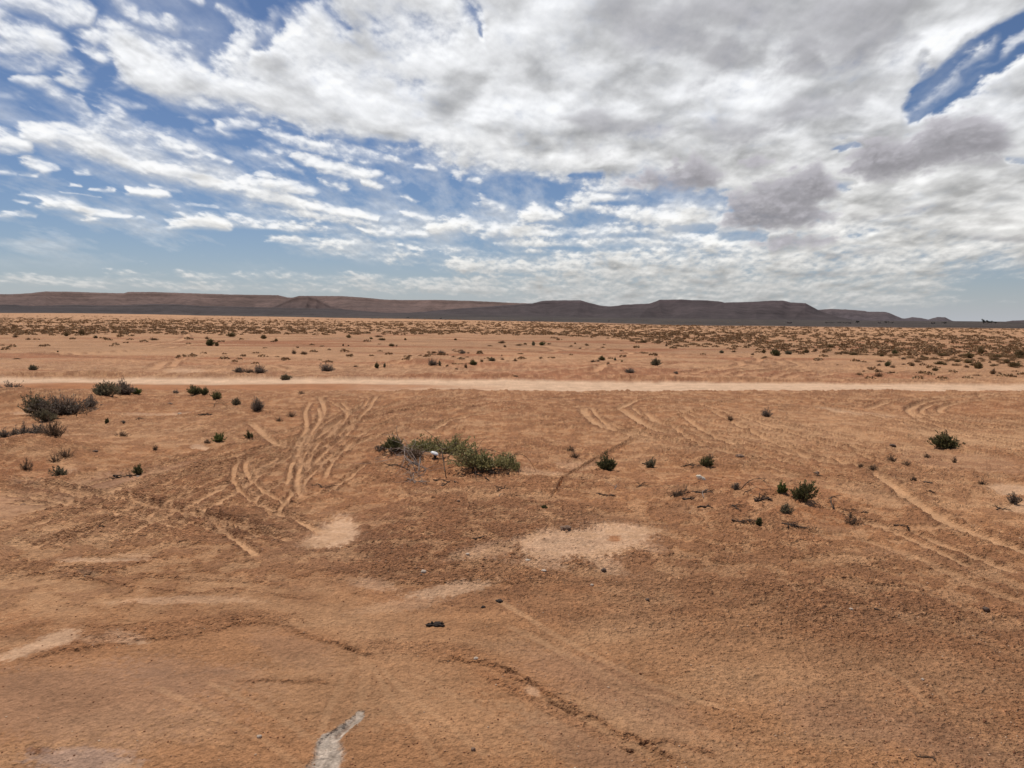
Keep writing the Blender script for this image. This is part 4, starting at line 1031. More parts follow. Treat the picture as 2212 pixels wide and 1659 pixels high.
cl10 = N(nt, "ShaderNodeVectorMath", operation='SCALE'); cl10.inputs[3].default_value = 1 / SKY_K
nt.links.new(ti.outputs[0], cl10.inputs[0])
SKY_TINT = (.81, .87, 1.0)
skt = mixc(nt, 1.0, sky.outputs[0], SKY_TINT, 'MULTIPLY')
nt.links.new(mixc(nt, ti.outputs[1], skt, cl10.outputs[0]), bg.inputs["Color"])

sun_d = bpy.data.lights.new("sun", 'SUN'); sun_d.energy = 4.25; sun_d.angle = math.radians(.53); sun_d.color = (1.0, .94, .85)
sun = bpy.data.objects.new("sun", sun_d); COL.objects.link(sun)
sv = Vector((math.sin(SUN_AZ) * math.cos(SUN_EL), math.cos(SUN_AZ) * math.cos(SUN_EL), math.sin(SUN_EL)))
sun.rotation_euler = sv.to_track_quat('Z', 'Y').to_euler()
sun.location = (0, 0, 50)
scene.view_settings.view_transform = 'Standard'
scene.view_settings.look = 'None'
scene.view_settings.exposure = 0.0
scene.view_settings.gamma = 1.0
# ------------------------------------------------------------------ plants
M_GREEN = leaf_material("green_leaf", (0.073, 0.068, 0.029), (0.119, 0.112, 0.047), (0.198, 0.185, 0.086), 0.35)
M_BRIGHT = leaf_material("bright_green_leaf", (0.070, 0.084, 0.022), (0.119, 0.140, 0.042), (0.196, 0.210, 0.084), 0.4)
M_PALE = leaf_material("pale_green_leaf", (0.15, 0.125, 0.045), (0.25, 0.22, 0.09), (0.42, 0.38, 0.2), 0.45)
M_GREY = leaf_material("grey_leaf", (0.132, 0.102, 0.079), (0.216, 0.174, 0.138), (0.336, 0.282, 0.228), 0.3)
M_GGRN = leaf_material("grey_green_leaf", (0.101, 0.084, 0.052), (0.166, 0.142, 0.086), (0.274, 0.238, 0.158), 0.35)
M_BROWN = leaf_material("dry_brown_leaf", (0.12, 0.078, 0.05), (0.2, 0.135, 0.088), (0.32, 0.22, 0.15), 0.3)
M_FAR = leaf_material("plain_scrub_leaf", (0.179, 0.106, 0.054), (0.258, 0.157, 0.078), (0.347, 0.218, 0.118), .15)
M_FARG = leaf_material("plain_green_scrub_leaf", (0.154, 0.110, 0.050), (0.220, 0.154, 0.072), (0.297, 0.215, 0.110), .15)
M_WOOD = plain_material("dry_wood", (.10, .068, .048), .5, 60, .9, .002)
M_DEAD = plain_material("bleached_wood", (.26, .20, .165), .45, 50, .9, .002)
M_TWIG = plain_material("dark_twig", (.075, .048, .034), .5, 60, .9, .002)


def tubes(paths, sides=4):
    """one mesh of tapered round twigs: paths = [(points, radius0, radius1)]"""
    VV, QQ, b = [], [], 0
    cs = [(math.cos(2 * math.pi * k / sides), math.sin(2 * math.pi * k / sides)) for k in range(sides)]
    for pts, r0, r1 in paths:
        pts = np.asarray(pts, float); n = len(pts)
        tg = np.gradient(pts, axis=0); tg /= np.linalg.norm(tg, axis=1)[:, None] + 1e-9
        up = np.array([0.31, 0.17, 0.93])
        a = np.cross(tg, up); a /= np.linalg.norm(a, axis=1)[:, None] + 1e-9
        c = np.cross(tg, a)
        rr = np.linspace(r0, r1, n)
        for k in range(sides):
            pass
        ring = np.stack([pts + rr[:, None] * (a * ck + c * sk) for ck, sk in cs], 1)
        VV.append(ring.reshape(-1, 3))
        for i in range(n - 1):
            for k in range(sides):
                k2 = (k + 1) % sides
                QQ.append((b + i * sides + k, b + i * sides + k2, b + (i + 1) * sides + k2, b + (i + 1) * sides + k))
        if sides == 4:
            QQ.append((b + 3, b + 2, b + 1, b)); e = b + (n - 1) * 4; QQ.append((e, e + 1, e + 2, e + 3))
        b += n * sides
    return np.concatenate(VV), np.array(QQ)


def leaves(cen, dirs, ln, wd, r):
    """diamond leaves: centres, long directions, lengths, widths"""
    n = len(cen)
    rnd = r.normal(size=(n, 3))
    side = np.cross(dirs, rnd); side /= np.linalg.norm(side, axis=1)[:, None] + 1e-9
    nrm = np.cross(dirs, side)
    ln = np.asarray(ln)[:, None]; wd = np.asarray(wd)[:, None]
    a = cen - dirs * ln * .5; c = cen + dirs * ln * .5 + nrm * ln * .08
    b = cen + side * wd * .5 + nrm * wd * .12; d = cen - side * wd * .5 + nrm * wd * .12
    V = np.stack([a, b, c, d], 1).reshape(-1, 3)
    return V, np.arange(4 * n).reshape(n, 4)


def unit(v): return v / (np.linalg.norm(v, axis=-1, keepdims=True) + 1e-9)


SPEC = {   # stems, leaves per stem, leaf length, leaf width (fractions of height scale handled below), material, spread, upright
    'green': dict(n=110, lp=26, ll=.050, lw=.020, mat=M_GREEN, up=.75, spiky=.25),
    'bright': dict(n=100, lp=30, ll=.055, lw=.020, mat=M_BRIGHT, up=.8, spiky=.3),
    'ggreen': dict(n=120, lp=20, ll=.050, lw=.020, mat=M_GGRN, up=.55, spiky=.35),
    'grey': dict(n=130, lp=15, ll=.050, lw=.014, mat=M_GREY, up=.6, spiky=.5),
    'dry': dict(n=100, lp=10, ll=.055, lw=.010, mat=M_BROWN, up=.7, spiky=.6),
    'pale': dict(n=190, lp=13, ll=.046, lw=.022, mat=M_PALE, up=.8, spiky=.45),
}


def bush_parts(kind, W, Hh, seed, depth=None):
    """numbers of one bush: leafy shoots filling an uneven, gappy crown over woody stems"""
    r = np.random.default_rng(seed); s = SPEC[kind]
    D = depth or W * .8
    n = int(s['n'] * np.clip((W * Hh / .25) ** .5, .45, 2.6))
    sc = np.clip((W * Hh) ** .25 / .70, .55, 1.5)
    lumps = r.uniform(0, 2 * np.pi, 7); amp = r.uniform(-.28, .2, 7)
    paths, cen, dr = [], [], []
    for i in range(n):
        az_ = r.uniform(0, 2 * np.pi); q = r.uniform(0, 1) ** .6
        lum = 1 + sum(amp[k] * math.cos((k % 3 + 1) * az_ + lumps[k]) for k in range(7)) * .6
        env = lum * r.uniform(.72, 1.06)
        ex = math.cos(az_) * q * W * .5 * env; ey = math.sin(az_) * q * D * .5 * env
        ez = Hh * math.sqrt(max(0.03, 1 - (q * .93) ** 2.2)) * env * r.uniform(1 - s['spiky'], 1.05)
        bx, by = ex * r.uniform(.05, .55), ey * r.uniform(.05, .55)
        t = np.linspace(0, 1, 6)[:, None]
        p0 = np.array([bx, by, -.02]); p3 = np.array([ex, ey, ez])
        p1 = p0 + np.array([(ex - bx) * (.6 - .5 * s['up']), (ey - by) * (.6 - .5 * s['up']), ez * .5])
        p2 = p3 - np.array([(ex - bx) * .2, (ey - by) * .2, ez * .3 * s['up'] + .01])
        pts = (1 - t) ** 3 * p0 + 3 * (1 - t) ** 2 * t * p1 + 3 * (1 - t) * t * t * p2 + t ** 3 * p3
        pts[1:-1] += r.normal(0, .02 * Hh, (4, 3))
        if i % 2 == 0 or kind in ('dry', 'grey'):
            paths.append((pts, .0045 * sc, .0015 * sc))
        m = max(3, int(s['lp'] * r.uniform(.5, 1.2)))
        tt = r.uniform(.16, 1.02, m) ** .8
        idx = np.clip(tt * 5, 0, 4.999); i0 = idx.astype(int); f = (idx - i0)[:, None]
        pos = pts[i0] * (1 - f) + pts[i0 + 1] * f
        tan = unit(pts[i0 + 1] - pts[i0])
        rad = unit(r.normal(size=(m, 3)))
        d = unit(tan * .8 + rad * .7 + np.array([0, 0, .25]))
        cen.append(pos + rad * .03 * sc * r.uniform(.2, 1, (m, 1))); dr.append(d)
    cen = np.concatenate(cen); dr = np.concatenate(dr); k = len(cen)
    cen[:, 2] = np.maximum(cen[:, 2], .005)
    f = leaves(cen, dr, s['ll'] * sc * r.uniform(.6, 1.35, k), s['lw'] * sc * r.uniform(.6, 1.35, k), r)
    return f, tubes(paths, 3) if False else tubes(paths, 4)


def bush(name, cat, label, u, v_, wpx, hpx, kind, group=None, depth=None):
    p = at(u, v_); k = px(u, v_)
    big = 1.22 if (kind in ('grey', 'ggreen', 'dry') and u < 310 and v_ < 1000) else 1.04
    W, Hh = wpx * k * big, hpx * k * .92
    f, st = bush_parts(kind, W, Hh, int(u * 7 + v_ * 13), depth)
    o = tag(empty(name, (p[0], p[1] + min(W, 1.0) * .25, gz(p[0], p[1] + min(W, 1.0) * .25) - .01)), label, cat, group)
    link("foliage", quad_mesh("foliage", *f, SPEC[kind]['mat']), o)
    link("stem", quad_mesh("stem", *st, M_WOOD if kind in ('green', 'bright', 'pale') else M_TWIG), o)
    return o


NEAR = [   # u, v of the foot, width, height, kind, name, label
    (70, 882, 52, 42, 'ggreen', "shrub", "bushy olive green left end of the big thicket by the road"),
    (128, 874, 88, 44, 'grey', "shrub", "largest grey twiggy shrub in the thicket below the road at left"),
    (188, 868, 30, 24, 'grey', "shrub", "small grey brown shrub at the right end of the big thicket"),
    (16, 855, 44, 27, 'grey', "shrub", "grey shrub cut by the left picture edge just below the road"),
    (112, 883, 76, 20, 'dry', "dry_shrub", "low dry straw brown growth in front of the big grey shrub"),
    (217, 857, 48, 32, 'ggreen', "shrub", "rounded dark green shrub right of the big thicket under the road"),
    (262, 854, 42, 33, 'grey', "shrub", "grey green ragged shrub touching the road edge at left"),
    (291, 853, 26, 14, 'bright', "shrub", "low fresh green cushion at the right foot of a grey shrub"),
    (378, 850, 17, 9, 'grey', "shrub", "tiny grey tuft below the road between two green clumps"),
    (418, 858, 36, 21, 'green', "shrub", "taller dark green half of the two part clump below the road"),
    (440, 857, 20, 17, 'green', "shrub", "narrow dark green shrub wedged against a taller green clump"),
    (464, 865, 30, 17, 'green', "shrub", "low dark green shrub at the right end of the clump below the road"),
    (508, 879, 20, 17, 'ggreen', "shrub", "small round grey green shrub left of the brown one by the tracks"),
    (553, 893, 34, 32, 'grey', "shrub", "upright greyish brown shrub left of the fan of tracks"),
    (628, 902, 22, 16, 'dry', "dry_shrub", "small brown tuft beside the loop of tracks below the road"),
    (601, 912, 20, 13, 'dry', "dry_shrub", "pale sparse dry tuft just left of the small brown tuft"),
    (650, 854, 20, 9, 'dry', "dry_shrub", "flat dry brown tuft at the head of the track fan"),
    (230, 918, 9, 10, 'green', "shrub", "tiny solitary dark green sprig on open soil at left"),
    (265, 917, 9, 6, 'grey', "shrub", "tiny grey sprig right of the solitary dark green sprig"),
    (93, 915, 40, 26, 'ggreen', "shrub", "rounded grey green shrub standing alone between the two thickets"),
    (152, 888, 30, 14, 'dry', "dry_shrub", "thin dry tuft below the right end of the big thicket"),
    (4, 954, 20, 22, 'grey', "shrub", "grey shrub cut by the left edge in the lower thicket"),
    (26, 950, 20, 20, 'grey', "shrub", "small rounded grey shrub second in the lower left thicket"),
    (48, 954, 26, 27, 'grey', "shrub", "upright grey shrub in the middle of the lower left thicket"),
    (76, 952, 34, 28, 'grey', "shrub", "darkest and tallest grey shrub of the lower left thicket"),
    (106, 968, 46, 38, 'dry', "dry_shrub", "large brown dry shrub at the right of the lower thicket"),
    (134, 974, 34, 22, 'dry', "dry_shrub", "low brown fringe at the right tip of the lower thicket"),
    (114, 992, 20, 20, 'dry', "dry_shrub", "thin brown tuft below the lower thicket on its red mound"),
    (48, 988, 24, 24, 'dry', "dry_shrub", "brown tuft growing on the bare red mound at far left"),
    (260, 945, 28, 15, 'dry', "dry_shrub", "small brown tuft on open soil right of the lower thicket"),
    (470, 957, 30, 21, 'bright', "shrub", "bright fresh green shrub beside a pale patch at left"),
    (446, 961, 20, 13, 'dry', "dry_shrub", "dry tuft touching the left side of the bright green shrub"),
    (537, 952, 20, 16, 'green', "shrub", "small dark green shrub right of the bright green one"),
    (333, 976, 14, 15, 'dry', "dry_shrub", "spindly dry sprig on open soil left of the bright green shrub"),
    (300, 910, 20, 8, 'dry', "dry_shrub", "faint flat dry tuft in the middle of the left flat"),
    (122, 1033, 36, 19, 'ggreen', "shrub", "grey green shrub beside the pale crust at far left"),
    (296, 1029, 22, 21, 'green', "shrub", "lopsided green shrub above a dark fallen stick"),
    (820, 978, 26, 20, 'grey', "shrub", "low greyish skirt at the left tip of the central mound"),
    (848, 974, 62, 32, 'green', "shrub", "dark green spiky shrub on the left crest of the central mound"),
    (882, 984, 22, 16, 'grey', "shrub", "small grey shrub beside the dead branches on the central mound"),
    (905, 986, 70, 40, 'pale', "shrub", "airy pale green shrub rising behind the dead branches"),
    (975, 990, 110, 44, 'pale', "shrub", "tall pale green shrub in the middle of the central mound"),
    (1038, 1008, 120, 50, 'pale', "shrub", "largest pale green leafy shrub right of the mound centre"),
    (1088, 1016, 64, 32, 'pale', "shrub", "low pale green shrub at the right end of the central mound"),
    (1112, 1018, 26, 20, 'pale', "shrub", "sparse pale sprigs under the arching twig"),
    (940, 986, 66, 34, 'pale', "shrub", "thin pale green sprigs right behind the white scrap"),
    (893, 1002, 56, 28, 'dry', "dry_shrub", "dark tangle of dead twigs at the left foot of the pale shrubs"),
    (1232, 977, 28, 14, 'dry', "dry_shrub", "upper brown tuft of a pair right of the central mound"),
    (1242, 993, 24, 16, 'dry', "dry_shrub", "lower darker brown tuft of a pair right of the central mound"),
    (1315, 1021, 52, 38, 'green', "shrub", "spiky dark green shrub with upright shoots right of the central mound"),
    (1405, 1012, 28, 23, 'ggreen', "shrub", "sparse green shrub right of the spiky dark green one"),
    (1528, 1013, 34, 24, 'green', "shrub", "dark shrub with a brown dry top above the cream scrap"),
    (1534, 1000, 24, 18, 'dry', "dry_shrub", "brown dry tuft behind the dark shrub near the cream scrap"),
    (1580, 909, 22, 17, 'dry', "dry_shrub", "left brown tuft of two on the right flat below the road"),
    (1657, 903, 24, 20, 'grey', "shrub", "grey bristly tuft, right one of two on the right flat"),
    (2055, 974, 60, 35, 'green', "shrub", "broad dark green shrub alone at the right of the photo"),
    (2016, 955, 22, 8, 'dry', "dry_shrub", "flat dry tuft left of the broad green shrub at right"),
    (1931, 1003, 26, 18, 'dry', "dry_shrub", "rounded brown tuft left of the broad green shrub at right"),
    (1888, 1018, 20, 18, 'dry', "dry_shrub", "brown tuft on the churned hump right of centre"),
    (1864, 1008, 22, 11, 'dry', "dry_shrub", "low brown tuft left of the churned hump tuft"),
    (1960, 1011, 22, 11, 'dry', "dry_shrub", "faint low tuft right of the rounded brown one"),
    (2005, 992, 18, 12, 'dry', "dry_shrub", "pale brown tuft below the broad green shrub"),
    (2063, 1002, 11, 16, 'dry', "dry_shrub", "single dry sprig standing below the broad green shrub"),
    (1976, 1043, 13, 12, 'dry', "dry_shrub", "dark little dry sprig on the right flat"),
    (2126, 1049, 20, 11, 'dry', "dry_shrub", "small dry tuft at the right near the pale crust"),
    (2195, 1092, 28, 20, 'grey', "shrub", "greyish tuft on pale crust at the right picture edge"),
    (1740, 1088, 56, 43, 'green', "shrub", "full dark green shrub, largest of the lower right group"),
    (1689, 1070, 22, 26, 'bright', "shrub", "slim fresh green shrub left of the full dark green one"),
    (1700, 1117, 26, 24, 'ggreen', "shrub", "dark grey green shrub below the slim fresh green one"),
    (1639, 1140, 14, 19, 'green', "shrub", "tiny pointed dark shrub, lowest of the lower right group"),
    (1590, 1061, 20, 17, 'grey', "shrub", "grey tuft beside bent dry stalks in the lower right group"),
    (1845, 1135, 38, 26, 'dry', "dry_shrub", "slumped greyish brown tuft right of the full dark green shrub"),
    (1465, 1078, 36, 22, 'dry', "dry_shrub", "tangled brown tuft beside the dead brush below the cream scrap"),
    (1838, 1117, 12, 12, 'dry', "dry_shrub", "small dry sprig above the slumped tuft"),
    (1175, 1105, 15, 5, 'green', "shrub", "tiny flat dark sprig on bare soil below the central mound"),
]
for (u, v_, w_, h_, kd, nm, lb) in NEAR:
    bush(nm, "shrub", lb, u, v_, w_, h_, kd, depth={'pale': 1.0}.get(kd))

# ---- shrubs of the plain beyond the road: a dozen small forms, copied
PROTO = {}
for kd in ('green', 'ggreen', 'grey', 'dry', 'far', 'farg'):
    for q in range(3):
        r = np.random.default_rng(500 + q + 10 * len(PROTO))
        src = {'far': 'dry', 'farg': 'ggreen'}.get(kd, kd)
        (V, Q), (V2, Q2) = bush_parts(src, 1.0, .52 + .06 * q, 900 + q + 31 * len(PROTO))
        keep = np.arange(len(Q)) % (2 if kd in ('green', 'ggreen', 'grey') else 1) == 0
        if kd in ('far', 'farg'):
            c = V.reshape(-1, 4, 3).mean(1, keepdims=True); V = ((V.reshape(-1, 4, 3) - c) * np.array([2.2, 2.2, 2.2]) + c).reshape(-1, 3); keep = np.arange(len(Q)) % 3 == 0
        else:
            c = V.reshape(-1, 4, 3).mean(1, keepdims=True); V = ((V.reshape(-1, 4, 3) - c) * 1.5 + c).reshape(-1, 3)
        V = V.reshape(-1, 4, 3)[keep].reshape(-1, 3)
        mt = {'far': M_FAR, 'farg': M_FARG}.get(kd, SPEC[src]['mat'])
        PROTO[kd, q] = (quad_mesh("foliage", V, np.arange(len(V)).reshape(-1, 4), mt), quad_mesh("stem", V2, Q2, M_WOOD))


def plain_shrub(p, W, Hh, kind, label, group, parts=True, name="shrub"):
    fo, st = PROTO[kind, random.randrange(3)]
    s = (W, W * random.uniform(.7, 1.0), Hh / .58)
    if parts:
        o = empty(name, (p[0], p[1], p[2] - .02), random.uniform(0, 6.28) if W < 1.6 else random.choice((0, 3.1416)), s)
        link("foliage", fo, o); link("stem", st, o)
    else:
        o = link(name, fo); o.location = (p[0], p[1], p[2] - .02); o.rotation_euler = (0, 0, random.choice((0, 3.14)) + random.uniform(-.5, .5)); o.scale = s
    return tag(o, label, "shrub", group)


MID = []
for x, y, w_, h_, kd in [(215, 588, 65, 28, 'ggreen'), (1550, 606, 85, 34, 'grey'), (1615, 606, 95, 28, 'dry'), (1685, 612, 95, 55, 'grey'), (1850, 635, 78, 40, 'ggreen'), (2120, 595, 100, 60, 'grey'), (1905, 485, 38, 35, 'dry'),
                         (1970, 487, 75, 22, 'far'), (1360, 430, 54, 38, 'green'), (1405, 432, 52, 25, 'farg'), (1930, 442, 32, 14, 'far'), (1790, 398, 50, 17, 'farg'), (1710, 382, 56, 24, 'farg'), (1000, 392, 80, 16, 'far'), (375, 470, 12, 9, 'green'),
                         (110, 515, 60, 10, 'far'), (690, 388, 50, 14, 'far'), (530, 360, 50, 30, 'farg'), (430, 364, 50, 20, 'farg'), (100, 372, 45, 18, 'far'), (185, 391, 36, 14, 'far'), (620, 378, 28, 16, 'farg'), (475, 382, 60, 12, 'far'), (1340, 382, 36, 20, 'far'), (1500, 370, 70, 24, 'farg')]:
    MID.append((x / 3.0, 604.8 + y / 3.0, w_ / 3.0, h_ / 3.0, kd))
for x, y, w_, h_, kd in [(230, 575, 36, 36, 'green'), (280, 570, 22, 26, 'ggreen'), (92, 572, 34, 16, 'dry'), (592, 556, 70, 48, 'grey'), (637, 546, 30, 30, 'ggreen'), (691, 533, 16, 12, 'far'), (855, 553, 68, 32, 'green'), (808, 574, 46, 30, 'far'),
                         (780, 540, 42, 12, 'far'), (910, 540, 26, 14, 'farg'), (978, 535, 54, 26, 'ggreen'), (1125, 532, 52, 26, 'far'), (745, 582, 30, 14, 'dry'), (685, 562, 52, 14, 'far'), (600, 478, 64, 18, 'far'), (648, 483, 52, 24, 'grey'),
                         (566, 474, 28, 14, 'far'), (785, 481, 66, 22, 'grey'), (822, 481, 34, 12, 'far'), (897, 474, 42, 16, 'farg'), (325, 432, 50, 16, 'farg'), (358, 432, 24, 14, 'far'), (1060, 440, 32, 16, 'far'), (1245, 427, 38, 28, 'ggreen'),
                         (1300, 423, 52, 24, 'green'), (1345, 420, 50, 16, 'far'), (1150, 427, 72, 14, 'far'), (1192, 420, 34, 12, 'farg'), (1040, 412, 95, 18, 'far'), (962, 432, 52, 10, 'far'), (265, 392, 52, 16, 'farg'), (195, 384, 24, 14, 'green'),
                         (415, 392, 34, 14, 'farg'), (50, 376, 58, 18, 'farg'), (240, 371, 62, 16, 'far'), (12, 430, 24, 14, 'farg'), (46, 430, 22, 10, 'far'), (1292, 514, 30, 18, 'far'), (1516, 416, 22, 16, 'far'), (1592, 427, 44, 14, 'far'),
                         (1490, 434, 40, 12, 'far'), (1546, 446, 38, 14, 'far'), (1630, 537, 42, 16, 'dry'), (1690, 521, 56, 26, 'bright'), (1664, 532, 30, 20, 'dry'), (1775, 523, 26, 22, 'ggreen'), (1818, 528, 20, 16, 'green'), (1730, 546, 30, 22, 'dry'),
                         (2034, 564, 75, 46, 'ggreen'), (1870, 606, 88, 38, 'grey'), (2170, 614, 36, 22, 'grey'), (1815, 459, 42, 10, 'far'), (1926, 441, 28, 12, 'farg'), (1960, 408, 54, 18, 'farg'), (2106, 433, 32, 16, 'far'), (2182, 431, 42, 16, 'far'),
                         (1692, 441, 44, 12, 'far'), (1702, 423, 32, 10, 'far'), (1040, 492, 18, 12, 'far'), (1045, 517, 44, 14, 'far'), (1130, 625, 50, 16, 'dry'), (740, 392, 26, 14, 'farg')]:
    MID.append((737.3 + x / 3.0, 604.8 + y / 3.0, w_ / 3.0, h_ / 3.0, 'green' if kd == 'bright' else kd))
for x, y, w_, h_, kd in [(602, 495, 74, 42, 'green'), (685, 484, 50, 20, 'ggreen'), (253, 477, 44, 17, 'ggreen'), (330, 469, 44, 14, 'far'), (452, 492, 34, 18, 'far'), (525, 477, 30, 28, 'farg'), (800, 477, 46, 26, 'farg'), (862, 464, 40, 20, 'far'),
                         (1060, 482, 52, 20, 'far'), (1376, 482, 66, 26, 'green'), (1288, 498, 48, 14, 'farg'), (1280, 536, 64, 14, 'far'), (1325, 564, 58, 32, 'green'), (1362, 574, 44, 20, 'far'), (1270, 563, 34, 14, 'far'), (1430, 516, 34, 16, 'dry'),
                         (1520, 537, 58, 20, 'far'), (1485, 565, 64, 24, 'far'), (1430, 556, 28, 12, 'far'), (1515, 497, 24, 16, 'far'), (1550, 498, 28, 12, 'farg'), (1635, 593, 38, 20, 'farg'), (1700, 551, 38, 14, 'farg'), (1750, 556, 18, 14, 'far'),
                         (1265, 602, 48, 22, 'far'), (1270, 633, 58, 32, 'far'), (1172, 601, 28, 12, 'far'), (1006, 553, 28, 16, 'far'), (1916, 577, 68, 44, 'farg'), (1840, 571, 48, 16, 'far'), (1856, 528, 18, 12, 'far'), (2010, 613, 58, 30, 'far'),
                         (2052, 613, 30, 14, 'far'), (1912, 623, 62, 14, 'far'), (1850, 506, 84, 26, 'farg'), (2036, 521, 64, 22, 'far'), (2100, 541, 64, 20, 'farg'), (2150, 567, 92, 26, 'farg'), (2186, 496, 70, 30, 'farg'), (1930, 479, 58, 30, 'farg'),
                         (1740, 481, 60, 22, 'far'), (1990, 541, 28, 14, 'far'), (2016, 562, 62, 14, 'far'), (1800, 500, 40, 16, 'far'), (1640, 470, 50, 18, 'far'), (1130, 470, 60, 16, 'far'), (960, 440, 50, 16, 'farg'), (720, 462, 44, 14, 'far')]:
    MID.append((1474.7 + x / 3.0, 604.8 + y / 3.0, w_ / 3.0, h_ / 3.0, kd))

ORD = ["leftmost", "second", "third", "fourth", "fifth", "sixth", "seventh", "eighth", "ninth", "tenth", "eleventh", "twelfth", "thirteenth", "fourteenth", "fifteenth", "sixteenth", "seventeenth", "eighteenth", "nineteenth", "twentieth"]
LOOK = {'green': "dark green", 'ggreen': "olive green", 'grey': "greyish", 'dry': "dry brown", 'far': "rust brown", 'farg': "brownish green"}
BANDS = [(795, 846, "along the road's far edge"), (784, 795, "a little beyond the road"), (770, 784, "midway across the bare flat"), (757, 770, "on the upper bare flat"), (746, 757, "just before the scrub belt"), (700, 746, "at the scrub belt's rim")]
for lo, hi, where in BANDS:
    rows = {}
    for m_ in sorted([m_ for m_ in MID if lo <= m_[1] < hi]):
        th = "left" if m_[0] < 737 else "middle" if m_[0] < 1475 else "right"
        rows.setdefault((m_[4], th), []).append(m_)
    for (kd, th), ms in rows.items():
        for i, (u, v_, w_, h_, _) in enumerate(ms):
            which = "only" if len(ms) == 1 else (ORD[i] + ("" if i == 0 else " from left"))
            lb = f"{LOOK[kd]} shrub {where}, {which} in the {th} third"
            p = at(u, v_); k = px(u, v_)
            plain_shrub(p, w_ * k * (1.12 if kd in ('green', 'ggreen', 'grey', 'dry') else .92), h_ * k * 1.1, kd, lb, None)

# ---- the scrub belt: nearest ones as shrubs of their own, the far mass as one body
cand = []
r = np.random.default_rng(77)
while len(cand) < 10000:
    u = r.uniform(-780, 3000); hor_u = H_V + (u - CX) * math.tan(ROLL)
    # traced limits of the belt, as depth below the horizon
    nearlim = np.interp(u, [-300, 0, 300, 600, 737, 1000, 1250, 1475, 1700, 1900, 2100, 2500], [56, 54, 49, 46, 46, 40, 44, 62, 72, 84, 100, 112])
    farlim = np.interp(u, [-300, 0, 300, 600, 900, 1100, 1300, 1475, 1800, 2500], [13, 14.5, 15.5, 14, 12.5, 13, 13.5, 15.5, 16.5, 17])
    dp = farlim + (nearlim - farlim) * r.uniform(0, 1) ** 1.35
    y = CAM_H * F / dp; x = (u - CX) / F * y
    dens = .62 + .40 * float(fbm(x * .03, y * .010, 3, 63)) + .35 * float(pn(x * .1, y * .04, 64))
    edge_f = min(1, (nearlim - dp) / 14 + .10)
    if u > 1475: edge_f = min(1, (nearlim - dp) / 24 + .12)
    if r.uniform() < np.clip(dens, .05, 1) * edge_f: cand.append((y, x, dp))
for _ in range(2200):            # thin scatter on the pale sand beyond
    u = r.uniform(-780, 1600); dp = r.uniform(3.5, 15)
    y = CAM_H * F / dp; x = (u - CX) / F * y
    if float(fbm(x * .008, y * .004, 3, 66)) > .02: cand.append((y, x, dp))
cand.sort()
inview = [c for c in cand if abs(c[1]) < .715 * c[0]]
solo = inview[:int(300 - len(MID) - sum(1 for n_ in NEAR if n_[5] == "shrub"))]
ids = set(id(c) for c in solo)
for y, x, dp in solo:
    W = random.uniform(.55, 1.35) * min(1.0, .42 + y / 230); kd = 'farg' if random.random() < .15 else 'far'
    plain_shrub((x, y, gz(x, y)), W, W * random.uniform(.26, .38), kd, "low rust brown scrub bush in the dense belt of scrub below the hills", "scrub bushes of the belt below the hills", False, "scrub_bush")
for _ in range(420):             # odd small tufts over the whole flat between road and belt
    u = r.uniform(-500, 2700); dp = r.uniform(32, 128)
    y = CAM_H * F / dp; x = (u - CX) / F * y
    if float(fbm(x * .04, y * .03, 3, 88)) > -.05: cand.append((y, x, dp))
VV, QQ, CC, b = [], [], [], 0
for c in cand:
    if id(c) in ids: continue
    y, x, dp = c
    kd = 'farg' if r.uniform() < .25 else 'far'
    W = r.uniform(.5, 1.25) * (min(1.0, .35 + y / 200) if y < 200 else 1.3); Hh = W * r.uniform(.20, .32); n = 26 if y < 160 else 16
    z = gz(x, y)
    th = r.uniform(0, 2 * np.pi, n); q = r.uniform(0, 1, n) ** .5
    cen = np.stack([x + np.cos(th) * q * W * .5, y + np.sin(th) * q * W * .4, z + Hh * np.sqrt(np.maximum(.04, 1 - q * q)) * r.uniform(.35, 1, n)], 1)
    dr = unit(r.normal(size=(n, 3)) + np.array([0, 0, .6]))
    f = leaves(cen, dr, Hh * r.uniform(.5, 1.0, n), W * r.uniform(.16, .34, n), r)
    VV.append(f[0]); QQ.append(f[1] + b); b += len(f[0])
tag(link("scrub", quad_mesh("scrub", np.concatenate(VV), np.concatenate(QQ), M_FAR)), "rust brown scrub covering the plain below the hills", None, None, "stuff")

# ------------------------------------------------------------------ dead wood
def wander(p0, d0, ln, n, r, wob=.35, sag=0.0, clear=.006):
    """a crooked twig path that stays above the soil"""
    pts = [np.array(p0, float)]; d = unit(np.array(d0, float)); s = ln / n
    for i in range(n):
        d = unit(d + r.normal(0, wob, 3) * np.array([1, 1, .6]) + np.array([0, 0, -sag]))
        p = pts[-1] + d * s
        g = gz(p[0], p[1]) + clear
        if p[2] < g: p[2] = g; d[2] = abs(d[2]) * .3
        pts.append(p)
    return np.array(pts)


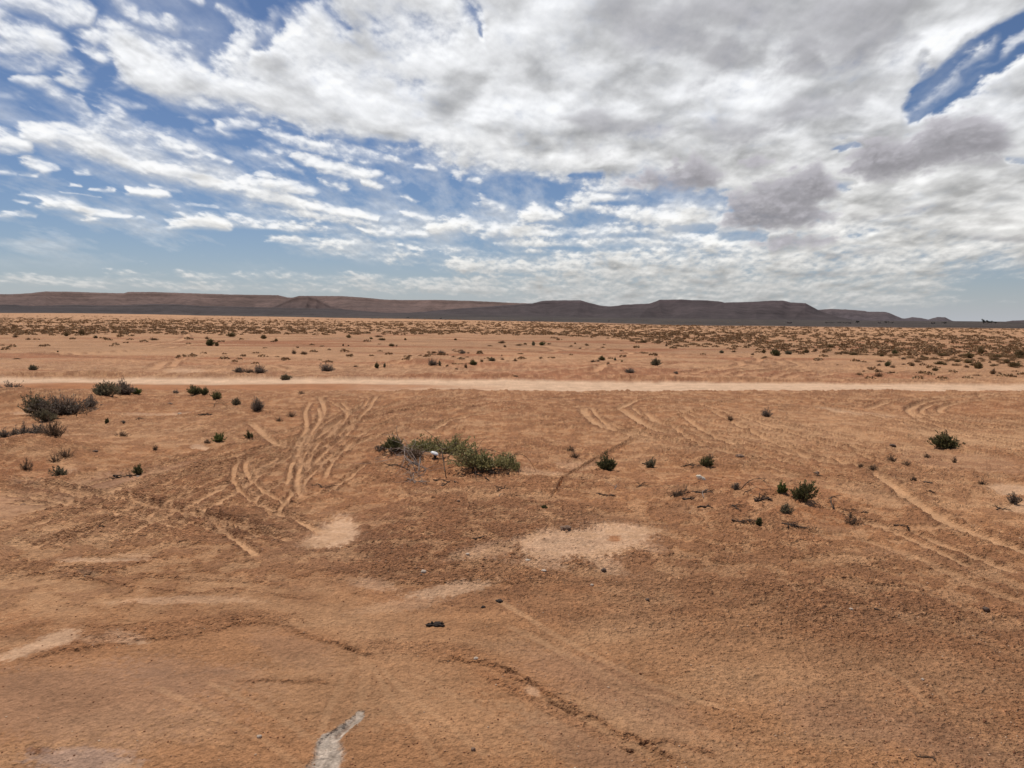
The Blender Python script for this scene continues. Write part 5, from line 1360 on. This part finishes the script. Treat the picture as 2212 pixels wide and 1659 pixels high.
def dead_branch(label, u0, v0, u1, v1, thick, mat, forks=3, lift=.03, seed=0, cat="branch", name="dead_branch", arch=0.0, wob=.30):
    """a fallen branch traced from foot to tip, with its own side twigs"""
    r = np.random.default_rng(int(u0 * 3 + v0 * 7 + seed))
    a = at(u0, v0); bb = at(u1, v1); L = np.linalg.norm(bb - a)
    n = 10; t = np.linspace(0, 1, n)[:, None]
    side = np.array([-(bb - a)[1], (bb - a)[0], 0]) / max(L, 1e-6)
    pts = a + (bb - a) * t + side * (L * .10 * np.cumsum(r.normal(0, .45, n))[:, None] * t * (1 - t) * 2)
    for i in range(n):
        q = t[i, 0]
        pts[i, 2] = gz(pts[i, 0], pts[i, 1]) + thick * .6 + lift * .8 * max(0.0, r.normal(.15, .5)) * (0.3 if lift < .1 else 1) * (q if lift > .2 else 1) + (arch if arch > .09 else 0) * 4 * q * (1 - q)
    k = px(u0, v0)
    paths = [(pts, thick, thick * .35)]
    for f in range(forks):
        i = r.integers(1, n - 2); d = unit(pts[i + 1] - pts[i]); ang = r.choice([-1, 1]) * r.uniform(.5, 1.1)
        d = np.array([d[0] * math.cos(ang) - d[1] * math.sin(ang), d[0] * math.sin(ang) + d[1] * math.cos(ang), r.uniform(-.05, .45)])
        wp = wander(pts[i], d, L * r.uniform(.25, .6), 6, r, wob, .12)
        paths.append((wp, thick * .65, thick * .25))
        for _ in range(2):
            i2 = r.integers(2, 5); d2 = unit(wp[i2] - wp[i2 - 1] + r.normal(0, .7, 3) * np.array([1, 1, .5]))
            paths.append((wander(wp[i2], d2, L * r.uniform(.12, .3), 4, r, wob, .1), thick * .4, thick * .15))
    V, Q = tubes(paths, 4)
    V = V - a
    o = link(name, quad_mesh(name, V, Q, mat)); o.location = a
    return tag(o, label, cat)


DB = [  # label, foot, tip, radius, material, forks, lift, arch
    ("thick bleached branch rising in the middle of the dead tangle", 905, 1005, 893, 975, .013, M_DEAD, 5, .30, 0),
    ("long pale branch curling down the left of the dead tangle", 898, 985, 855, 1036, .009, M_DEAD, 5, .10, .12),
    ("pale looped branch left of the dead tangle centre", 900, 1008, 862, 1008, .008, M_DEAD, 4, .08, .22),
    ("pale branch hanging straight down from the dead tangle", 893, 1010, 896, 1052, .008, M_DEAD, 3, .06, .05),
    ("forked pale branch at the lower right of the dead tangle", 906, 1000, 911, 1045, .007, M_DEAD, 4, .06, .08),
    ("dark dead branch reaching left out of the tangle", 885, 1005, 826, 1004, .008, M_TWIG, 4, .05, .05),
    ("dead grey branch spread across the front of the tangle", 880, 1040, 925, 1052, .007, M_DEAD, 4, .04, .03),
    ("dark twiggy branch under the left pale shrub", 870, 985, 905, 1000, .010, M_TWIG, 8, .10, .05),
    ("thin dark branch slanting out of the sand near the green crest", 838, 995, 865, 972, .006, M_TWIG, 2, .05, .08),
    ("upright brown forked root right of the white scrap", 962, 1020, 968, 990, .010, M_WOOD, 4, .15, .1),
    ("long dark branch lying under the pale green shrubs", 940, 990, 1070, 1012, .011, M_TWIG, 7, .06, .04),
    ("second dark branch along the right foot of the central mound", 1020, 1008, 1100, 1022, .012, M_TWIG, 6, .05, .03),
    ("thin arching twig bowing to the ground at the mound's right end", 1088, 1008, 1158, 1024, .007, M_TWIG, 0, 0, .28),
    ("dry twig bundle in front of the central mound", 935, 1040, 960, 1045, .006, M_TWIG, 8, .06, .04),
    ("brown stick lying below the twig bundle", 952, 1056, 982, 1045, .010, M_WOOD, 2, .02, 0),
    ("short curved bark piece right of the brown stick", 981, 1048, 990, 1052, .012, M_WOOD, 0, .02, .02),
    ("upper of two dark bark pieces right of the mound front", 1025, 1030, 1041, 1035, .014, M_TWIG, 0, .02, .02),
    ("lower of two dark bark pieces right of the mound front", 1048, 1040, 1058, 1043, .013, M_TWIG, 0, .02, .02),
    ("small forked twig below the central mound", 1074, 1068, 1091, 1056, .008, M_TWIG, 3, .04, .03),
    ("pale curved twig just under the small forked twig", 1078, 1082, 1086, 1074, .006, M_DEAD, 0, .02, .03),
    ("curled dry branch standing on the left flat", 165, 906, 188, 904, .012, M_TWIG, 4, .10, .30),
    ("low dead twigs right of the lone grey green shrub", 112, 908, 140, 906, .010, M_TWIG, 6, .05, .05),
    ("flat dead brush left of the upright greyish shrub", 428, 900, 460, 898, .012, M_TWIG, 8, .06, .05),
    ("thin stalks on the flat below the dark green clump", 462, 884, 480, 870, .007, M_TWIG, 3, .05, .1),
    ("dark fallen stick below the lopsided green shrub", 244, 1033, 300, 1030, .016, M_TWIG, 6, .05, .04),
    ("short dark stick on the crossing of the tracks", 205, 1150, 228, 1145, .007, M_TWIG, 2, .02, 0),
    ("dead stick lying on the fan of tracks at left of centre", 685, 1048, 712, 1062, .008, M_TWIG, 3, .03, .02),
    ("long dark dead stick right of the central mound", 1288, 1070, 1325, 1076, .010, M_TWIG, 4, .03, .02),
    ("thin broken twig right of the long dead stick", 1375, 1055, 1400, 1045, .006, M_TWIG, 3, .03, .02),
    ("light curved twig among the litter right of centre", 1328, 1062, 1336, 1050, .006, M_DEAD, 1, .03, .02),
    ("left heap of grey dead brush below the cream scrap", 1448, 1076, 1490, 1070, .009, M_TWIG, 12, .10, .05),
    ("right heap of pale dead brush below the cream scrap", 1495, 1070, 1545, 1068, .008, M_WOOD, 12, .08, .04),
    ("light peg of wood standing in the dead brush", 1520, 1080, 1518, 1066, .008, M_DEAD, 1, .05, .05),
    ("dark log under the left heap of dead brush", 1474, 1082, 1500, 1084, .018, M_TWIG, 2, .02, 0),
    ("bent dry stalks arching right of a grey tuft", 1600, 1062, 1662, 1062, .006, M_WOOD, 6, .05, .18),
    ("second set of bent stalks low over the red soil", 1605, 1070, 1655, 1074, .005, M_TWIG, 5, .04, .1),
    ("flat dark sticks lying left in the lower right group", 1506, 1098, 1540, 1102, .012, M_TWIG, 3, .03, .02),
    ("crooked twigs on the red hump of the lower right group", 1582, 1096, 1600, 1112, .008, M_TWIG, 5, .05, .03),
    ("dark dead brush on the hump left of the slim green shrub", 1630, 1085, 1668, 1080, .014, M_TWIG, 9, .06, .03),
    ("long line of low dead twigs left of the pointed shrub", 1580, 1133, 1632, 1136, .009, M_TWIG, 7, .04, .03),
    ("dead brush lying right of the tiny pointed shrub", 1688, 1140, 1738, 1150, .011, M_TWIG, 8, .05, .03),
    ("hooked brown stick standing beside the full green shrub", 1800, 1106, 1790, 1088, .012, M_WOOD, 1, .02, .10),
    ("thin long stick lying from the hooked stick to the right", 1802, 1107, 1852, 1108, .006, M_WOOD, 2, .02, .02),
    ("forked stick lying alone on the slope right of the cream scrap", 1758, 1026, 1770, 1030, .014, M_WOOD, 2, .04, .03),
    ("dark dead twigs on the flat at lower right", 1930, 1138, 1965, 1145, .010, M_TWIG, 6, .04, .02),
    ("dry root lying near the pale crust at right edge", 2152, 1105, 2175, 1100, .010, M_WOOD, 3, .03, .03),
    ("weathered log on the bare slope at right", 1995, 1050, 2015, 1053, .016, M_WOOD, 2, .03, .02),
    ("spread dry twigs on the flat right of the weathered log", 2000, 1070, 2022, 1072, .007, M_TWIG, 6, .05, .03),
    ("dark flattened stick on the rim of the pale round patch", 1020, 1170, 1052, 1166, .009, M_TWIG, 3, .02, .02),
    ("small dark stick left of the spiky dark green shrub", 1387, 1003, 1400, 1006, .012, M_TWIG, 2, .02, .02),
    ("fallen dead twigs left of the dark shrub by the cream scrap", 1470, 1010, 1515, 1014, .008, M_TWIG, 8, .06, .04),
    ("tiny fan of dry stalks on the soil at the bottom right corner", 1978, 1640, 2022, 1644, .0035, M_TWIG, 5, .012, .01),
    ("short dark stick at the lower right edge of the photo", 1888, 1322, 1905, 1328, .008, M_TWIG, 1, .01, .01),
    ("small crooked twig right of the hooked stick", 1860, 1110, 1876, 1108, .008, M_TWIG, 3, .03, .03),
]
for i, (lb, u0, v0, u1, v1, th, mt, fk, lf, ar_) in enumerate(DB):
    dead_branch(lb, u0, v0, u1, v1, th * 1.15, mt, fk, lf, i, arch=ar_)

# ------------------------------------------------------------------ stones, dung, litter
def lump(seed, rx, ry, rz, rough=.25, sub=3, sq=.0):
    import bmesh
    bm = bmesh.new(); bmesh.ops.create_icosphere(bm, subdivisions=sub, radius=1.0)
    r = np.random.default_rng(seed); o = r.uniform(0, 50, 3)
    V = np.array([v.co[:] for v in bm.verts]); Q = np.array([[v.index for v in f.verts] for f in bm.faces])
    bm.free()
    d = 1 + rough * (fbm(V[:, 0] * 1.1 + o[0] + V[:, 2], V[:, 1] * 1.1 + o[1] - V[:, 2] * .7, 3, seed % 50))
    V = V * d[:, None] * np.array([rx, ry, rz])
    if sq: V = np.sign(V) * np.abs(V) ** (1 - sq)
    return V, Q


M_STONE_P = plain_material("pale_stone", (.46, .37, .29), .3, 30, .9, .004)
M_STONE_B = plain_material("brown_stone", (.20, .125, .085), .4, 30, .9, .004)
M_STONE_D = plain_material("dark_stone", (.12, .08, .06), .4, 30, .9, .004)
M_DUNG = plain_material("charred_lump", (.045, .033, .027), .5, 45, .95, .006)
M_WHITE = plain_material("white_plastic", (.82, .80, .77), .05, 8, .45, .002)
M_CREAM = plain_material("cream_plastic", (.72, .64, .50), .10, 14, .5, .003)
for (lb, u, v_, w_, h_, mt) in [
    ("white stone on pebbly soil left of the black charred lump", 915, 1242.6, 12, 7, M_STONE_P), ("pale flat stone in the bottom left foreground", 560, 1594, 9, 6, M_STONE_P), ("small round brown stone right of the salt crust", 1022, 1621, 9, 7, M_STONE_B),
    ("pinkish stone on the soil above the erosion crack", 1028, 1428, 9, 5, M_STONE_P), ("dark grey stone at the lower edge of the big pale patch", 1304, 1234, 11, 8, M_STONE_D), ("whitish pebble alone on the right foreground", 1838, 1323, 8, 4, M_STONE_P),
    ("pale flat pebble below the big pale patch", 1279, 1266, 7, 4, M_STONE_P), ("small white pebble near the right picture edge", 1993, 1470, 6, 4, M_STONE_P), ("dark clod at far right foreground", 2130, 1324, 12, 7, M_STONE_D),
    ("flat pale stone left of the big pale patch", 1140, 1216, 11, 4, M_STONE_P), ("pale stone on the strip below the big pale patch", 1175, 1242, 11, 4, M_STONE_P), ("pale stone chip right of the small round patch", 1010, 1202, 8, 4, M_STONE_P),
    ("dark small clod right of the black charred lump", 1078, 1301, 15, 7, M_DUNG), ("tiny black crumb between charred lump and dark clod", 1044, 1314, 9, 5, M_DUNG), ("dark pebble left of the small round pale patch", 990, 1090, 7, 5, M_STONE_D),
    ("dark stone under the rim of the big pale patch", 1398, 1300, 9, 6, M_STONE_D), ("dark clod in the pebbly soil left of the small round patch", 910, 1250, 5, 3, M_STONE_D),
    ("brown domed stone inside the big pale patch", 1222, 1147, 22, 10, M_STONE_B), ("pair of dark pebbles fused beside the tracks at left", 50, 1087, 9, 4, M_STONE_D), ("white chip on the flat left of the fan of tracks", 298, 1033, 5, 3, M_STONE_P),
    ("brown clod standing on the slope right of the forked stick", 1765, 1026, 9, 6, M_STONE_B), ("dark lump at the foot of the churned hump", 1598, 994, 18, 8, M_STONE_B), ("dark lump on the flat left of the broad green shrub", 1928, 966, 12, 5, M_STONE_D),
    ("white rag of salt on the left flat under the road", 388, 896, 8, 3, M_STONE_P), ("dark clod on the far left flat", 206, 979, 10, 4, M_STONE_D), ("dark hump of soil on the left flat under the clump", 368, 875, 10, 4, M_STONE_B)]:
    p = at(u, v_); k = px(u, v_)
    V, Q = lump(int(u + v_), w_ * k * .5, w_ * k * .42, h_ * k * .55, .45)
    o = link("stone", quad_mesh("stone", V, Q, mt, False)); o.location = (p[0], p[1], p[2] + h_ * k * .18); o.rotation_euler = (0, 0, random.uniform(-.5, .5))
    tag(o, lb, "stone")

# black charred lump of crusted pieces
p = at(940, 1354); k = px(940, 1354)
o = tag(empty("charred_wood", (p[0], p[1], p[2])), "black charred wood lump in broken pieces on bare soil", "charred wood")
for i, (dx, dy, w_, h_, rz_) in enumerate([(-11, -2, 15, 5, .5), (6, -3, 20, 5, -.15), (2, 7, 22, 5, .1), (-7, 3, 8, 8, 1.1), (13, 3, 7, 8, 1.3), (-14, 6, 6, 4, .2), (18, -4, 5, 4, .8)]):
    V, Q = lump(300 + i, w_ * k * .5, w_ * k * .17, h_ * k * .5, 1.3, 3)
    c_ = link("piece", quad_mesh("piece", V, Q, M_DUNG), o); c_.location = (dx * k, dy * k, h_ * k * .35); c_.rotation_euler = (random.uniform(-.3, .3), random.uniform(-.3, .3), rz_)

# white scrap caught on a dark stub
p = at(937, 996); k = px(937, 996)
o = tag(empty("plastic_scrap", (p[0], p[1], p[2])), "white plastic scrap propped on a dark stub by the dead branches", "litter")
V, Q = lump(401, 8.5 * k, 6 * k, 2.6 * k, .4); c_ = link("white_pad", quad_mesh("white_pad", V, Q, M_WHITE, True), o); c_.location = (2 * k, 0, 9.5 * k); c_.rotation_euler = (.35, .35, -.1)
V, Q = lump(402, 3.5 * k, 3.5 * k, 6.5 * k, .6); c_ = link("dark_stub", quad_mesh("dark_stub", V, Q, M_DUNG), o); c_.location = (2.5 * k, 0, 4 * k)
# cream twisted scrap
p = at(1513, 1040); k = px(1513, 1040)
o = tag(empty("plastic_bag", (p[0], p[1], p[2])), "cream crumpled plastic bag twisted to a tail on red soil", "litter")
V, Q = lump(411, 6.5 * k, 5 * k, 5 * k, .4); c_ = link("bag_body", quad_mesh("bag_body", V, Q, M_CREAM, True), o); c_.location = (-3 * k, 0, 7 * k); c_.rotation_euler = (0, .5, .2)
pts = np.array([(-11, 0, 5), (-8, 0, 8), (-3, 0, 9.5), (2, 0, 7), (6, -1, 4), (10, -2, 1.5)]) * k
V, Q = tubes([(pts, 3.0 * k, 1.8 * k)], 4)
V2, Q2 = lump(412, 6 * k, 3.2 * k, 3.4 * k, .4); c_ = link("bag_tail", quad_mesh("bag_tail", V2, Q2, M_CREAM, True), o); c_.location = (5 * k, -k, 4 * k); c_.rotation_euler = (0, .55, -.2)

# loose gravel and crumbs on the soil
r = np.random.default_rng(91)
tet = []
for q in range(8):
    V, Q = lump(700 + q, 1, .8, .55, .5, 1); tet.append((V, Q))
VV, QQ, MI, b = [], [], [], 0
n_gr = 0
while n_gr < 15000:
    v_ = 1659 - 560 * r.uniform() ** 1.1; u = r.uniform(-120, 2330)
    d = ray(u, v_); t = -CAM_H / d[2]; x, y = d[0] * t, d[1] * t
    i = int(np.clip(np.searchsorted(Y, y), 0, nr - 1)); j = int(np.clip(np.searchsorted(T, x / math.sqrt(y * y + 9)), 0, nc - 1))
    if r.uniform() > .01 + .99 * float(rgh[i, j]) ** 1.8: continue
    s = .003 + .007 * r.uniform() ** 3.0 + (.007 if r.uniform() < .015 else 0)
    V, Q = tet[r.integers(8)]; a = r.uniform(0, 6.28); ca, sa = math.cos(a), math.sin(a)
    P = V * s; P = np.stack([P[:, 0] * ca - P[:, 1] * sa + x, P[:, 0] * sa + P[:, 1] * ca + y, P[:, 2] + gz(x, y) + s * .2], 1)
    VV.append(P); QQ.append(Q + b); b += len(P); n_gr += 1
M_GRAV, nt_, b_ = new_mat("gravel_stone")
gi = N(nt_, "ShaderNodeNewGeometry")
nt_.links.new(ramp(nt_, gi.outputs["Random Per Island"], [(0, srgb(120, 78, 56) / 1.3), (.45, srgb(160, 110, 80) / 1.3), (.85, srgb(190, 145, 112) / 1.3), (1, srgb(225, 195, 165) / 1.3)]), b_.inputs["Base Color"])
tag(link("gravel", quad_mesh("gravel", np.concatenate(VV), np.concatenate(QQ), M_GRAV)), "loose gravel and soil crumbs strewn over the ground", None, None, "stuff")

# ------------------------------------------------------------------ far oasis edge: trees and low houses on the dark plain
M_FTREE = leaf_material("far_tree_leaf", (.022, .024, .018), (.032, .034, .025), (.05, .05, .036), 0)
M_FWALL = plain_material("pale_far_wall", (.24, .19, .165), .15, .5, .9, .01)
M_FDARK = plain_material("far_opening", (.03, .026, .025), .1, .5, .9, .01)


def far_point(u, vbase):
    d = ray(u, vbase); t = -CAM_H / d[2]; x, y = d[0] * t, d[1] * t
    return np.array([x, y, gz(x, y)]), math.hypot(x, y) / F


def far_tree(label, u, vb, wpx, hpx, group=None):
    p, k = far_point(u, vb); W, Hh = wpx * k, hpx * k; r = np.random.default_rng(int(u * 11))
    o = tag(empty("tree", tuple(p)), label, "tree", group)
    V, Q = tubes([(np.array([[0, 0, -.2], [.05 * W, 0, Hh * .3], [0, 0, Hh * .7]]), .05 * Hh, .025 * Hh), (np.array([[0, 0, Hh * .25], [W * .15, 0, Hh * .5]]), .03 * Hh, .015 * Hh), (np.array([[0, 0, Hh * .3], [-W * .15, 0, Hh * .48]]), .03 * Hh, .015 * Hh)], 4)
    link("trunk", quad_mesh("trunk", V, Q, M_TWIG), o)
    n = 260; cl = r.normal(0, 1, (7, 3)) * np.array([W * .26, W * .2, Hh * .13]) + np.array([0, 0, Hh * .62])
    cen = cl[r.integers(0, 7, n)] + r.normal(0, 1, (n, 3)) * np.array([W * .09, W * .09, Hh * .09])
    cen[:, 2] = np.clip(cen[:, 2], Hh * .12, Hh)
    f = leaves(cen, unit(r.normal(size=(n, 3))), r.uniform(.10, .22, n) * Hh, r.uniform(.08, .16, n) * Hh, r)
    link("crown", quad_mesh("crown", *f, M_FTREE), o)


for lb, u, vb, w_, h_ in [
    ("tallest dark tree of the far right tree group under the sky", 2124, 699.5, 9, 8.5), ("broad dark tree left in the far right tree group", 2132, 699.5, 10, 6.5), ("low dark tree right in the far right tree group", 2141, 699.5, 10, 5.5), ("small outlying tree at the right end of the tree group", 2151, 699.2, 8, 4),
    ("lone dark tree on the plain right of the big mesa", 1852, 699, 8, 6), ("dark tree at the left end of the tree line below the low hills", 1786, 699.5, 11, 3.6), ("second dark tree of the line below the low hills", 1799, 699.3, 12, 3.2), ("third dark tree of the line below the low hills", 1814, 699.4, 12, 3.4),
    ("fourth dark tree at the right end of the line below the low hills", 1827, 699.2, 9, 3), ("left dark tree of the pair below the second low hill", 1914, 699, 8, 4.5), ("right dark tree of the pair below the second low hill", 1926, 699.2, 9, 3.6), ("dark tree below the two little cone hills", 2040, 699.6, 11, 4),
    ("tiny dark tree below the gap between the two mesas", 1315, 695.5, 4, 3.4), ("tiny dark tree at the foot of the long plateau", 882, 687.5, 6, 3)]:
    far_tree(lb, u, vb, w_, h_)


def box(x0, x1, y0, y1, z0, z1):
    V = [(x, y, z) for z in (z0, z1) for y in (y0, y1) for x in (x0, x1)]
    return V, [(0, 2, 3, 1), (4, 5, 7, 6), (0, 1, 5, 4), (2, 6, 7, 3), (0, 4, 6, 2), (1, 3, 7, 5)]


def far_house(label, u, vb, wpx, hpx):
    p, k = far_point(u, vb); W, Hh = wpx * k, hpx * k
    o = tag(empty("house", tuple(p)), label, "house")
    link("wall", quad_mesh("wall", *box(-W / 2, W / 2, 0, W * .6, -.3, Hh), M_FWALL), o)
    link("roof", quad_mesh("roof", *box(-W / 2 - .15, W / 2 + .15, -.15, W * .6 + .15, Hh, Hh + .25), M_FWALL), o)
    link("door", quad_mesh("door", *box(-W * .08, W * .05, -.06, -.005, 0, Hh * .6), M_FDARK), o)
    for q in (-.32, .28):
        link("window", quad_mesh("window", *box(W * q - W * .06, W * q + W * .06, -.06, -.005, Hh * .4, Hh * .7), M_FDARK), o)


for lb, u, vb, w_, h_ in [("pale low house below the right end of the big mesa", 1706, 698.6, 9, 2.2), ("tiny pale house left of the lone tree on the plain", 1836, 698.8, 5, 2.2), ("pale house below the gap of the little cone hills", 2016, 699.2, 7, 2.4), ("tiny pale house left of the tree pair below the second low hill", 1900, 698.5, 4, 1.8),
                          ("tiny light hut at the foot of the long plateau", 952, 688.5, 5, 1.6)]:
    far_house(lb, u, vb, w_, h_)
